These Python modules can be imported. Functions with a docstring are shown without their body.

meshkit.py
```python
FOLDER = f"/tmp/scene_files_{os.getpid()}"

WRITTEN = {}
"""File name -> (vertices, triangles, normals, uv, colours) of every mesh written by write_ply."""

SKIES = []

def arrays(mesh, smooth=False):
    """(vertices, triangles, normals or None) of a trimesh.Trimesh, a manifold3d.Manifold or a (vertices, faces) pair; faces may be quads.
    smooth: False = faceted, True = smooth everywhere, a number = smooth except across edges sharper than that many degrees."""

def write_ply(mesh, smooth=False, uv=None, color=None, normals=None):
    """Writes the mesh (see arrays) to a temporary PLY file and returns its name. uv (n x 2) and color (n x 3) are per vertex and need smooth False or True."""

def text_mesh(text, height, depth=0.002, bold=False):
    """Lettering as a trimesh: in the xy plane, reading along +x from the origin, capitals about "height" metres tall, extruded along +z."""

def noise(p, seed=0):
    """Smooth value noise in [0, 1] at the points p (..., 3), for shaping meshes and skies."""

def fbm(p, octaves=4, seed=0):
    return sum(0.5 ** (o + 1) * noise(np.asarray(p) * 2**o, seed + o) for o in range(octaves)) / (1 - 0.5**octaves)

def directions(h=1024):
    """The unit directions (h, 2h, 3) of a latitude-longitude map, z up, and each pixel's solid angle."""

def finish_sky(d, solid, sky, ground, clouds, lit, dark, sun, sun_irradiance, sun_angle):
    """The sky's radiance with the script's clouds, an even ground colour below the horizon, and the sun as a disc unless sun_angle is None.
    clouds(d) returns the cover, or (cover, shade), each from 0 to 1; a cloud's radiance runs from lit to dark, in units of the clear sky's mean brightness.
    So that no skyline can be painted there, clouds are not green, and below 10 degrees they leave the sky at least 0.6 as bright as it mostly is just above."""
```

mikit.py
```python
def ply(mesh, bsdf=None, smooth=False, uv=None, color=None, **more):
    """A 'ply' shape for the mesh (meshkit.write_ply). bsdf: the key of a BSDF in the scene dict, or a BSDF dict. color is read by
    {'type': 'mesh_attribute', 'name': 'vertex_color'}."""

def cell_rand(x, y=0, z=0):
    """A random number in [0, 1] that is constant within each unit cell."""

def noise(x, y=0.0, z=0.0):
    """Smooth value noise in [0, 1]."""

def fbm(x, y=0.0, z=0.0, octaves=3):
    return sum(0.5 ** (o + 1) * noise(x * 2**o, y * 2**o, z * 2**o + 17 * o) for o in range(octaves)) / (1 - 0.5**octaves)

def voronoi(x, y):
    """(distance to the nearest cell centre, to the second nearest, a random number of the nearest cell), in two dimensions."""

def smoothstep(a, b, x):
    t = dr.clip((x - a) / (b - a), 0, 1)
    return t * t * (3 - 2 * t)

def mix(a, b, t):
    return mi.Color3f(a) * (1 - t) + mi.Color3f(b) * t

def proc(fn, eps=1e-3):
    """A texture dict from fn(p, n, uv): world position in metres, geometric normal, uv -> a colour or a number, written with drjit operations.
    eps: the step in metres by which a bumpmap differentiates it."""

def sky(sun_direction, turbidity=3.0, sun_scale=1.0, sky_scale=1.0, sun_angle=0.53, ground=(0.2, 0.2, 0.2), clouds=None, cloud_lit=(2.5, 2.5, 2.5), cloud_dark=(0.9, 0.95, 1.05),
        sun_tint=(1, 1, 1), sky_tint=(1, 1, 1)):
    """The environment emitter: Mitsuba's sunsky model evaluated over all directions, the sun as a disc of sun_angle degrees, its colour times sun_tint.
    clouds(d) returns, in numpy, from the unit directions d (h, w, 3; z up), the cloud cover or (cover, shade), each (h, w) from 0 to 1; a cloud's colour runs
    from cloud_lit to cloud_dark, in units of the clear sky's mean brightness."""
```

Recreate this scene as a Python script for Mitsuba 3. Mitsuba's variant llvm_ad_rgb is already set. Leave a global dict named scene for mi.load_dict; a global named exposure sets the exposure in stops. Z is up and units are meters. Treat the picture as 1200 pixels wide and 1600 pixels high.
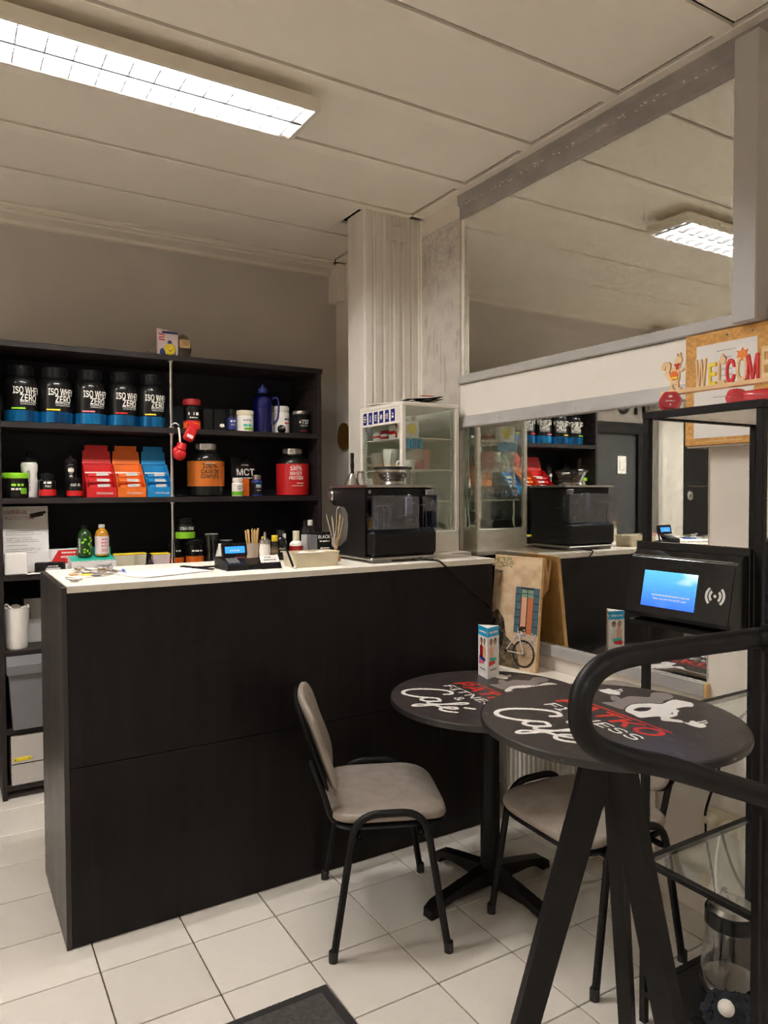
import math, random
import numpy as np, trimesh
import drjit as dr
import mitsuba as mi
import mikit, meshkit
from mikit import noise, fbm, cell_rand, smoothstep, mix
from shapely.geometry import Polygon, LineString, Point, box as sbox
from shapely import affinity
from shapely.ops import unary_union

random.seed(7)
T = mi.ScalarTransform4f
scene, labels = {}, {}
PI = math.pi

# ------------------------------------------------------------------ camera, light level
H = 1.5565
YAW, PITCH, ROLL, F = 0.5452705, -0.0289369, -0.0038822, 1137.99
fw = np.array([math.sin(YAW) * math.cos(PITCH), math.cos(YAW) * math.cos(PITCH), math.sin(PITCH)])
rt = np.array([math.cos(YAW), -math.sin(YAW), 0.0])
up = np.cross(rt, fw)
upr = -rt * math.sin(ROLL) + up * math.cos(ROLL)
scene['camera'] = {'type': 'perspective', 'fov_axis': 'x', 'fov': math.degrees(2 * math.atan(600 / F)), 'near_clip': 0.02, 'far_clip': 100.0,
                   'to_world': T().look_at(origin=[0, 0, H], target=[float(fw[0]), float(fw[1]), float(H + fw[2])], up=[float(v) for v in upr])}
exposure = 0.92
LAMP = 170.0         # radiance of the fluorescent tubes
LAMP_RGB = (1.0, 0.962, 0.912)
# room
XW, YW, ZC = 2.36, 4.52, 3.10          # mirror wall, back wall, ceiling
XL, YF = -2.2, -3.2                    # left wall, wall behind the camera
TILE, TX0, TY0, TROT = 0.303, 0.112, 2.768, -0.01027


# ------------------------------------------------------------------ materials
def lin(c):
    if isinstance(c, str):
        c = [int(c[i:i + 2], 16) / 255 for i in (0, 2, 4)]
        c = [v / 12.92 if v <= .04045 else ((v + .055) / 1.055) ** 2.4 for v in c]
    return [float(v) for v in c]


def tex(c):
    if callable(c):
        return mikit.proc(c)
    return {'type': 'rgb', 'value': lin(c)}


def pmat(c, rough=.5, metal=0.0, bump=None, bscale=.001, **kw):
    b = {'type': 'principled', 'base_color': tex(c), 'roughness': rough, 'metallic': metal, **kw}
    if bump is not None:
        b = {'type': 'bumpmap', 'arbitrary': mikit.proc(bump), 'scale': bscale, 'bsdf': b}
    return {'type': 'twosided', 'bsdf': b}


def M(name, *a, **k):
    scene['mat_' + name] = pmat(*a, **k)


def laminate(c0, c1, sx=55., sz=2.5):
    c0, c1 = lin(c0), lin(c1)

    def fn(p, n, uv):
        t = fbm(p.x * sx, p.y * sx, p.z * sz, 3)
        t2 = noise(p.x * 9., p.y * 9., p.z * .7)
        return mix(c0, c1, smoothstep(.25, .8, .65 * t + .35 * t2))
    return fn


def blotch(c0, c1, s=6., lo=.3, hi=.75, oct=3):
    c0, c1 = lin(c0), lin(c1)

    def fn(p, n, uv):
        return mix(c0, c1, smoothstep(lo, hi, fbm(p.x * s, p.y * s, p.z * s, oct)))
    return fn


M('laminate', laminate('0d0b0c', '181516'), .36, specular=.13)
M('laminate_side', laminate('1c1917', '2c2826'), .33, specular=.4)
M('shelf_dark', laminate('1c1818', '2b2525', 3., 60.), .5, specular=.25)
M('shelf_back', blotch('181a20', '1f2026', 3.), .55, specular=.2)
M('worktop', 'e9e3d8', .28)
M('wall_white', blotch('ddd6cc', 'e2dbd2', 2.), .75)
M('wall_grey', blotch('b4ada6', 'bcb5ae', 1.5), .8)
M('ceiling_panel', blotch('e6dfd3', 'eae4d9', 1.2), .7)
M('ceiling_strip', blotch('e8e1d5', 'ece6db', 5.), .6)
M('void', '16130f', .95)
M('cornice', 'd6cfc3', .6)


def plaster(p, n, uv):
    v = fbm(p.x * 30., p.y * 30., p.z * 18., 4)
    crack = smoothstep(.66, .72, fbm(p.x * 50. + 3., p.y * 50., p.z * 6., 3)) * .35
    top = smoothstep(2.55, 3.0, p.z) * .35
    return mix(mix(lin('cbc5bc'), lin('bdb6ae'), smoothstep(.3, .8, v)), lin('857d78'), crack + top * smoothstep(.35, .7, fbm(p.x * 60., p.y * 60., p.z * 60., 2)))


M('plaster', plaster, .8, bump=lambda p, n, uv: fbm(p.x * 45., p.y * 45., p.z * 30., 4), bscale=.006)


def colpaint(p, n, uv):
    v = fbm(p.x * 40., p.y * 10., p.z * 1.3, 3)
    w = p.x + .006 * fbm(p.z * 14., 3., 0., 3) + .003 * noise(p.z * 60., 1., 0.)
    k = dr.abs(w / .078 - dr.floor(w / .078) - .5) * .078
    cr = (1. - smoothstep(.0006, .0022, k)) * smoothstep(.35, .6, noise(p.z * 5., dr.floor(w / .078) * 7., 0.)) * .6
    return mix(mix(lin('d2ccc2'), lin('c4beb4'), smoothstep(.35, .75, v)), lin('7d766f'), cr)


M('column', colpaint, .6)
M('beam_grey', blotch('8f8a88', '9c9793', 12.), .5)
M('alu_grey', blotch('a9a6a5', 'b4b1ae', 8.), .45)
M('post_grey', 'aaa6a4', .5)
M('peel', 'd8d2c8', .8)


def tilef(k):
    base = [lin('d9d2c8'), lin('ddd6cc'), lin('d5cec4')][k]

    def fn(p, n, uv):
        v = fbm(p.x * 7., p.y * 7., 1., 3)
        s = smoothstep(.6, .8, noise(p.x * 90., p.y * 90., 2.)) * .06
        return mi.Color3f(base) * (.98 + .04 * v - s * .2)
    return fn


for k in range(3):
    M(f'tile_{k}', tilef(k), .30, specular=.45)
M('grout', '4f453b', .9)


def fartiles(p, n, uv):
    u = (p.x - TX0) / TILE
    v = (p.y - TY0) / TILE
    fu, fv = u - dr.floor(u), v - dr.floor(v)
    g = dr.select((fu < .015) | (fv < .015), 1.0, 0.0)
    return mix(lin('d9d2c8'), lin('6b6056'), g)


M('tile_far', fartiles, .3)
M('black_metal', '0b0b0b', 0.38, specular=.16)
M('black_satin', '0d0c0c', 0.45, specular=.16)
M('black_gloss', '080808', .15, specular=.3, clearcoat=.25)
M('black_plastic', '0d0c0e', 0.35, specular=.16)
M('black_matte', '0b0b0b', 0.7, specular=.16)
M('rubber', '0f0f0f', .6)
M('chrome', 'd8d8d8', .12, 1.0)
M('steel', 'b9b7b4', .28, 1.0)
M('brass', 'b08d45', .3, 1.0)
M('white', 'ece7df', .4)
M('white_enamel', 'e6e1d7', .28)
M('paper', 'e4e0dc', .7)
M('lampwhite', 'd9d2c4', .4)
M('alu_bright', 'e8e6e2', .25, .9)
M('reflector', 'e2e1de', .3)
M('louvre', '1b1b1c', .5, specular=.1)
M('vinyl', blotch('8b8178', '938980', 30.), .42, bump=lambda p, n, uv: fbm(p.x * 400., p.y * 400., p.z * 400., 2), bscale=.0003)
M('cream', 'd9d0b8', .5)
M('tray_cream', 'd8cdb2', .45)
M('red', 'c81f22', .35)
M('red_dark', '8f1a1e', .35)
M('red_gloss', 'b8323b', .12, clearcoat=.8)
M('orange', 'e06a1c', .4)
M('copper', 'd8762f', .3, .35)
M('blue_box', '1281bd', .4)
M('cyan', '1d9fd4', .3)
M('bluefoil', laminate('06345e', '1c86c2', 30., 1.), .2, .5)
M('navy', '1c2a6e', .4)
M('blue', '2a5fc0', .4)
M('green', '6fb52b', .35)
M('lime', '8fd12c', .4)
M('green_dark', '1d3a18', .25)
M('yellow', 'e3c72f', .45)
M('teal', '2fb79f', .45)
M('pink', 'd8708a', .45)
M('pinkcup', 'c98d84', .4)
M('pale_pink', 'e9d5d6', .4)
M('taupe', '9b8d80', .4)
M('grey', '8a8a8c', .45)
M('bin_grey', '6f7073', .5)
M('box_grey', 'b5b0aa', .6)
M('light_grey', 'c2c0be', .5)
M('wood', laminate('c79a5e', 'e0bd86', 8., 40.), .5)
M('wood_raw', blotch('d3b183', 'dfc298', 14.), .55)
M('cork', blotch('c48f4c', 'd8a560', 90.), .75)
M('stick', 'd6b27a', .6)
M('stone', blotch('4a4038', '6d5f50', 28.), .8, bump=lambda p, n, uv: fbm(p.x * 40., p.y * 40., p.z * 40., 4), bscale=.01)
M('mat_rubber', '1f1e1e', .8)
M('mat_pile', blotch('3a3836', '4b4846', 120., .2, .8), .95, bump=lambda p, n, uv: fbm(p.x * 130., p.y * 130., 3., 3), bscale=.006)
M('cloth', blotch('14171c', '20242b', 60.), .9)
M('bean', '3a1d10', .4)
M('amber', 'c58b2c', .15)
M('door_grey', '454646', .5, specular=.2)
M('locker', '0e0e0e', .4, specular=.2)
M('skin', 'b88a6a', .6)
M('art_wall', blotch('c7a783', 'dcc3a2', 22.), .6)
M('art_dark', blotch('4b3f30', '7d6a4e', 60.), .6)
M('art_blue', '4a6572', .6)
M('art_navy', '23343f', .6)
M('art_orange', 'c8744a', .6)
M('art_peach', 'dba98c', .6)
M('art_green', '7f9a86', .6)
M('art_leaf', '8d8558', .6)
M('art_black', '1a1614', .6)
M('art_flower', blotch('8d7d6c', 'e5d6cf', 150.), .6)


def tabletop(p, n, uv):
    v = fbm(p.x * 18., p.y * 18., 0., 3)
    s = smoothstep(.80, .86, fbm(p.x * 70., p.y * 40., 5., 3)) * .25
    return mix(mix(lin('2c2626'), lin('363030'), v), lin('6d6663'), s)


M('tabletop', tabletop, .38, specular=.35)
M('tableedge', blotch('1a1818', '6b6662', 60., .72, .8), .4)
M('logo_white', 'd9d5d2', .45)
M('logo_grey', '7d7574', .45)
M('logo_red', 'c42a22', .45)
scene['mat_mirror'] = {'type': 'conductor', 'material': 'none', 'specular_reflectance': {'type': 'rgb', 'value': [.90, .915, .89]}}
scene['mat_pane'] = {'type': 'thindielectric', 'int_ior': 1.5}
scene['mat_pane_green'] = {'type': 'thindielectric', 'int_ior': 1.5, 'specular_transmittance': {'type': 'rgb', 'value': [.95, .985, .965]}}
scene['mat_glass'] = {'type': 'dielectric', 'int_ior': 1.5, 'ext_ior': 1.0}
scene['mat_pane_smoke'] = {'type': 'thindielectric', 'int_ior': 1.5, 'specular_transmittance': {'type': 'rgb', 'value': [.62, .64, .74]}}
scene['mat_pane_blue'] = {'type': 'thindielectric', 'int_ior': 1.5, 'specular_transmittance': {'type': 'rgb', 'value': [.30, .34, .62]}}
scene['mat_pane_warm'] = {'type': 'thindielectric', 'int_ior': 1.5, 'specular_transmittance': {'type': 'rgb', 'value': [.9, .84, .62]}}


# ------------------------------------------------------------------ mesh helpers
def mesh(v, f):
    return trimesh.Trimesh(np.asarray(v, float), np.asarray(f, int), process=False)


def cat(*ms):
    ms = [m for g in ms for m in (g if isinstance(g, (list, tuple)) else [g])]
    return trimesh.util.concatenate(ms) if len(ms) > 1 else ms[0]


def bx(x0, x1, y0, y1, z0, z1, b=0.0):
    x0, x1 = min(x0, x1), max(x0, x1)
    y0, y1 = min(y0, y1), max(y0, y1)
    z0, z1 = min(z0, z1), max(z0, z1)
    b = min(b, (x1 - x0) * .45, (y1 - y0) * .45, (z1 - z0) * .45)
    if b <= 0:
        v = [[x, y, z] for x in (x0, x1) for y in (y0, y1) for z in (z0, z1)]
        f = [[0, 1, 3], [0, 3, 2], [4, 6, 7], [4, 7, 5], [0, 4, 5], [0, 5, 1], [2, 3, 7], [2, 7, 6], [0, 2, 6], [0, 6, 4], [1, 5, 7], [1, 7, 3]]
        return mesh(v, f)
    pts = []
    for sx, x in ((1, x0), (-1, x1)):
        for sy, y in ((1, y0), (-1, y1)):
            for sz, z in ((1, z0), (-1, z1)):
                pts += [[x, y + sy * b, z + sz * b], [x + sx * b, y, z + sz * b], [x + sx * b, y + sy * b, z]]
    h = trimesh.convex.convex_hull(np.array(pts))
    return mesh(h.vertices, h.faces)


def xf(m, R=None, t=(0, 0, 0)):
    v = np.asarray(m.vertices)
    if R is not None:
        v = v @ np.asarray(R).T
    return mesh(v + np.asarray(t, float), m.faces)


def rz(a):
    c, s = math.cos(a), math.sin(a)
    return np.array([[c, -s, 0], [s, c, 0], [0, 0, 1.]])


def rx(a):
    c, s = math.cos(a), math.sin(a)
    return np.array([[1., 0, 0], [0, c, -s], [0, s, c]])


def ry(a):
    c, s = math.cos(a), math.sin(a)
    return np.array([[c, 0, s], [0, 1., 0], [-s, 0, c]])


def frame(m, o, right, upv):
    """the mesh drawn in xy (reading along +x, thickness +z) stood at o"""
    r, u = np.asarray(right, float), np.asarray(upv, float)
    r, u = r / np.linalg.norm(r), u / np.linalg.norm(u)
    return xf(m, np.stack([r, u, np.cross(r, u)], 1), o)


def lathe(prof, n=28, c=(0, 0, 0)):
    prof = np.asarray(prof, float)
    k = len(prof)
    a = np.arange(n) * 2 * PI / n
    v = np.stack([prof[:, 0][:, None] * np.cos(a), prof[:, 0][:, None] * np.sin(a), np.repeat(prof[:, 1][:, None], n, 1)], -1).reshape(-1, 3)
    f = []
    for i in range(k - 1):
        for j in range(n):
            a0, a1, b0, b1 = i * n + j, i * n + (j + 1) % n, (i + 1) * n + j, (i + 1) * n + (j + 1) % n
            if prof[i, 0] > 1e-9:
                f.append([a0, a1, b1])
            if prof[i + 1, 0] > 1e-9:
                f.append([a0, b1, b0])
    m = trimesh.Trimesh(v + np.asarray(c, float), f, process=True)
    return mesh(m.vertices, m.faces)


def smoothpath(pts, n=6, closed=False):
    p = np.asarray(pts, float)
    k = len(p)
    out = []
    for i in range(k if closed else k - 1):
        g = (lambda j: p[j % k]) if closed else (lambda j: p[min(max(j, 0), k - 1)])
        p0, p1, p2, p3 = g(i - 1), g(i), g(i + 1), g(i + 2)
        for s in range(n):
            t = s / n
            out.append(.5 * (2 * p1 + (p2 - p0) * t + (2 * p0 - 5 * p1 + 4 * p2 - p3) * t * t + (3 * p1 - p0 - 3 * p2 + p3) * t ** 3))
    if not closed:
        out.append(p[-1])
    return np.array(out)


def fillet(pts, r=.03, n=5):
    """polyline with its corners rounded"""
    p = np.asarray(pts, float)
    out = [p[0]]
    for i in range(1, len(p) - 1):
        a, b = p[i - 1] - p[i], p[i + 1] - p[i]
        la, lb = np.linalg.norm(a), np.linalg.norm(b)
        d = min(r, la * .48, lb * .48)
        A, B = p[i] + a / la * d, p[i] + b / lb * d
        for t in np.linspace(0, 1, n + 1):
            out.append((1 - t) ** 2 * A + 2 * t * (1 - t) * p[i] + t * t * B)
    out.append(p[-1])
    return np.array(out)


def tube(pts, r, n=10, closed=False, cap=True):
    p = np.asarray(pts, float)
    k = len(p)
    d = np.roll(p, -1, 0) - np.roll(p, 1, 0) if closed else np.gradient(p, axis=0)
    d /= np.linalg.norm(d, axis=1, keepdims=True) + 1e-12
    a = np.cross(d[0], [0, 0, 1.] if abs(d[0][2]) < .9 else [1., 0, 0])
    a /= np.linalg.norm(a)
    R = np.broadcast_to(np.asarray(r, float), (k,))
    ang = np.arange(n) * 2 * PI / n
    v = []
    for i in range(k):
        a = a - d[i] * (a @ d[i])
        a /= np.linalg.norm(a)
        b = np.cross(d[i], a)
        v.append(p[i] + R[i] * (np.cos(ang)[:, None] * a + np.sin(ang)[:, None] * b))
    v = np.vstack(v)
    f = []
    for i in range(k if closed else k - 1):
        for j in range(n):
            a0, a1, b0, b1 = i * n + j, i * n + (j + 1) % n, ((i + 1) % k) * n + j, ((i + 1) % k) * n + (j + 1) % n
            f += [[a0, a1, b1], [a0, b1, b0]]
    if cap and not closed:
        v = np.vstack([v, p[0], p[-1]])
        c0, c1 = len(v) - 2, len(v) - 1
        for j in range(n):
            f += [[c0, (j + 1) % n, j], [c1, (k - 1) * n + j, (k - 1) * n + (j + 1) % n]]
    return mesh(v, f)


def poly3(poly, h=.001):
    gs = [g for g in getattr(poly, 'geoms', [poly]) if g.area > 1e-10]
    return cat([trimesh.creation.extrude_polygon(g, h, engine='earcut') for g in gs])


def prism(pts, axis, a0, a1):
    """the polygon pts extruded along an axis: 'x' takes (y,z), 'y' takes (x,z), 'z' takes (x,y)"""
    m = trimesh.creation.extrude_polygon(Polygon(pts), a1 - a0, engine='earcut')
    v = np.asarray(m.vertices)
    u, w, t = v[:, 0], v[:, 1], v[:, 2] + a0
    f = np.asarray(m.faces)
    if axis == 'x':
        return mesh(np.stack([t, u, w], 1), f)
    if axis == 'y':
        return mesh(np.stack([u, t, w], 1), f[:, ::-1])
    return mesh(np.stack([u, w, t], 1), f)


def stroke(pts, w, n=6):
    return LineString(smoothpath(pts, n)).buffer(w / 2, quad_segs=4)


_txt = {}


def text(s, h, depth=.0008, bold=True, width=None):
    """lettering centred on x, standing on y=0"""
    if s.startswith('~'):                     # print too small to read: a row of short bars
        w, q = width or h * 4, random.Random(len(s) * 7 + int((width or h) * 1e4))
        x, bars = -w / 2, []
        while x < w / 2 - h * .3:
            b = min(h * q.uniform(.6, 1.8), w / 2 - x)
            bars.append(bx(x, x + b, h * .1, h * .85, 0, depth))
            x += b + h * .35
        return cat(bars)
    k = (s, bold)
    if k not in _txt:
        _txt[k] = meshkit.text_mesh(s, 1.0, 1.0, bold)
    m = _txt[k]
    v = np.array(m.vertices)
    v[:, 0] -= (v[:, 0].min() + v[:, 0].max()) / 2
    sx = h if width is None else width / max(v[:, 0].max() - v[:, 0].min(), 1e-6)
    return mesh(v * [sx, h, depth], m.faces)


def wrap(m, r, th, z):
    """xy artwork bent round a vertical cylinder of radius r, centred on angle th, its y=0 at height z"""
    v = np.asarray(m.vertices)
    a = th + v[:, 0] / r
    q = r + v[:, 2]
    return mesh(np.stack([q * np.cos(a), q * np.sin(a), z + v[:, 1]], 1), m.faces)


def ellipsoid(c, r, sub=2):
    s = trimesh.creation.icosphere(subdivisions=sub)
    return mesh(np.asarray(s.vertices) * np.asarray(r, float) + np.asarray(c, float), s.faces)


# ------------------------------------------------------------------ scene helpers
_used = {}


def key_for(base, parent=None):
    full = base if parent is None else parent + '__' + base
    n = _used.get(full, 0)
    _used[full] = n + 1
    return full if n == 0 else f'{full}_{n:03d}'


def thing(base, label, category, group=None):
    k = key_for(base)
    labels[k] = {'label': label, 'category': category}
    if group:
        labels[k]['group'] = group
    return k


def part(parent, base, m, mat, smooth=False, label=None, to=None, kind=None, **kw):
    k = key_for(base, parent)
    d = dict(m) if isinstance(m, dict) else mikit.ply(m, 'mat_' + mat, smooth, **kw)
    if to is not None:
        d['to_world'] = to
    scene[k] = d
    if label or kind:
        labels[k] = {}
        if label:
            labels[k]['label'] = label
        if kind:
            labels[k]['kind'] = kind
    return k


def solo(base, m, mat, label, category, group=None, smooth=False, to=None, **kw):
    k = thing(base, label, category, group)
    d = dict(m) if isinstance(m, dict) else mikit.ply(m, 'mat_' + mat, smooth, **kw)
    if to is not None:
        d['to_world'] = to
    scene[k] = d
    return k


def struct(name, m=None, mat=None, label=None, category=None, smooth=False, **kw):
    _used[name] = 1
    labels[name] = {'kind': 'structure'}
    if label:
        labels[name]['label'] = label
    if category:
        labels[name]['category'] = category
    if m is not None:
        scene[name] = mikit.ply(m, 'mat_' + mat, smooth, **kw)
    return name


def at(x, y, z, a=0.0):
    t = T().translate([float(x), float(y), float(z)])
    return t if not a else t.rotate([0, 0, 1], math.degrees(a))


# ================================================================== THE ROOM
# floor: grout bed with tiles laid on it
struct('floor', bx(XL, XW, YF, YW, -.10, -.006), 'grout', 'pale square ceramic tile floor with brown grout', 'floor')
tiles = [mikit.ply(bx(.0025, TILE - .0025, .0025, TILE - .0025, -.010, 0, .0018), f'mat_tile_{k}') for k in range(3)]
cT, sT = math.cos(TROT), math.sin(TROT)
rest = []
rng = random.Random(3)
for i in range(-9, 9):
    for j in range(-20, 7):
        a, b = i * TILE, j * TILE
        px, py = TX0 + cT * a - sT * b, TY0 + sT * a + cT * b
        cx, cy = px + TILE / 2, py + TILE / 2
        if not (XL - .2 < cx < XW + .1 and YF - .2 < cy < YW + .1):
            continue
        if cy > .75 and cx > -1.0:
            part('floor', 'tile', tiles[rng.randrange(3)], None, to=at(px, py, rng.uniform(-.0005, .0003), TROT))
        else:
            rest.append(xf(bx(.002, TILE - .002, .002, TILE - .002, -.010, 0), rz(TROT), (px, py, 0)))
part('floor', 'tile_field', cat(rest), 'tile_0', kind='stuff')

# walls
struct('wall_back', bx(XL - .1, XW + .1, YW, YW + .1, -.1, ZC + .05), 'wall_grey', 'grey painted back wall above the dark shelves', 'wall')
struct('wall_right', bx(XW, XW + .1, YF - .1, YW, -.1, ZC + .05), 'wall_white', 'white wall that carries the mirrors', 'wall')
struct('wall_left', bx(XL - .1, XL, YF - .1, YW, -.1, ZC + .05), 'wall_white', 'plain white side wall', 'wall')
struct('wall_front', bx(XL, XW, YF - .1, YF, -.1, ZC + .05), 'wall_white', 'plain white wall at the front of the room', 'wall')

# ceiling: dark void slab, long panels, cover strips, edge strips
struct('ceiling', bx(XL - .1, XW + .1, YF - .1, YW + .1, ZC + .05, ZC + .12), 'void', 'ceiling of long cream panels with cover strips', 'ceiling')
JY = [1.50 + .484 * k for k in range(-10, 6)]          # lower edge of each cover strip
for k, y in enumerate(JY):
    y1 = min(y + .484, YW - .14)
    spans = [(XL, 2.268, y, y1)]
    if y < 3.66 and y1 > 3.47:                           # cut round the column head
        spans = [(XL, 1.984, y, y1), (1.986, 2.268, y, 3.478)] if y < 3.4 else [(XL, 1.984, y, y1), (1.986, 2.268, 3.672, y1)]
    if y + .076 < YW - .15:
        part('ceiling', 'cover_strip', bx(XL, 2.284, y + .007, y + .073, ZC - .006, ZC + .014, .003), 'ceiling_strip')
    for xa, xe, ya, ye in spans:
        ya = max(ya + .0745, ya if ya == 3.672 else 0)
        if ye - ya > .02:
            part('ceiling', 'panel', bx(xa, xe, ya, ye - .007, ZC, ZC + .018, .0015), 'ceiling_panel')
part('ceiling', 'edge_strip', bx(2.286, XW, YF, 3.45, ZC - .007, ZC + .014, .003), 'ceiling_strip')
part('ceiling', 'edge_strip', bx(2.286, XW, 3.70, YW - .14, ZC - .007, ZC + .014, .003), 'ceiling_strip')
part('ceiling', 'edge_strip', bx(XL, 2.284, YW - .135, YW - .02, ZC - .004, ZC + .014, .002), 'ceiling_strip')
for y in JY[9:15]:                                       # screw holes where the strips end
    part('ceiling', 'screw_hole', lathe([(0, 0), (.006, 0), (.006, .002), (0, .002)], 10, (2.272, y + .05, ZC - .0035)), 'void')
struct('trim_1', prism([(YW, ZC - .02), (YW - .10, ZC - .004), (YW - .10, ZC - .018), (YW - .085, ZC - .022), (YW - .08, ZC - .034), (YW - .045, ZC - .05), (YW - .03, ZC - .055),
                        (YW - .026, ZC - .075), (YW, ZC - .078)], 'x', XL, 2.30), 'cornice', 'stepped cornice along the back wall', 'cornice')
struct('trim_2', prism([(XW, 2.972), (XW - .012, 2.972), (XW - .016, 2.98), (XW - .016, 3.03), (XW - .022, 3.04), (XW - .03, 3.05), (XW - .03, 3.094), (XW, 3.094)], 'y', YF, 3.09),
       'beam_grey', 'scuffed grey beam between ceiling and upper mirror', 'beam')
prng = random.Random(5)
pe = []
for _ in range(64):
    y = prng.uniform(1.6, 3.05)
    w = prng.uniform(.003, .011)
    z = 3.036 + prng.uniform(-.005, .007)
    pe.append(bx(XW - .0305 + (.006 if z < 3.036 else 0), XW - .012, y, y + w, z, z + prng.uniform(.0012, .003), .0004))
part('trim_2', 'peeling_paint', cat(pe), 'peel', kind='stuff')

# plastered wall pier right of the column, door track strips
struct('trim_3', bx(XW - .018, XW + .01, 3.085, 3.435, 0, 2.985), 'plaster', 'rough plastered pier beside the column', 'pier')
for y0, y1 in ((3.437, 3.458), (3.464, 3.485)):
    part('trim_3', 'track_strip', bx(XW - .02, XW + .005, y0, y1, 1.2, ZC - .02, .003), 'white_enamel')
# round-cornered ribbed column
cp = [(1.990, 3.665)]
for t in np.linspace(PI, 1.5 * PI, 5):
    cp.append((2.006 + .016 * math.cos(t), 3.494 + .016 * math.sin(t)))
for i, x in enumerate(np.linspace(2.03, 2.335, 40)):
    rib = .005 * (1 if abs(((x - 2.05) / .062) % 1 - .5) < .38 else 0)
    cp.append((x, 3.478 + .005 - rib))
cp += [(XW, 3.478), (XW, 3.665)]
struct('trim_4', prism(cp, 'z', 0, ZC - .006), 'column', 'white ribbed column with a rounded edge', 'column', smooth=25)
part('trim_4', 'cover_plate', cat(bx(2.14, 2.256, 3.466, 3.476, 2.951, 3.03, .002), bx(2.215, 2.224, 3.463, 3.467, 2.985, 2.995), bx(2.148, 2.153, 3.463, 3.467, 2.995, 3.0)), 'column', label='small square cover plate with screws')
# casing of the beam end behind the column
struct('trim_5', bx(2.30, XW, YW - .14, YW, 2.84, ZC - .01, .004), 'wall_white', 'boxed beam end behind the column', 'trim')

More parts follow.
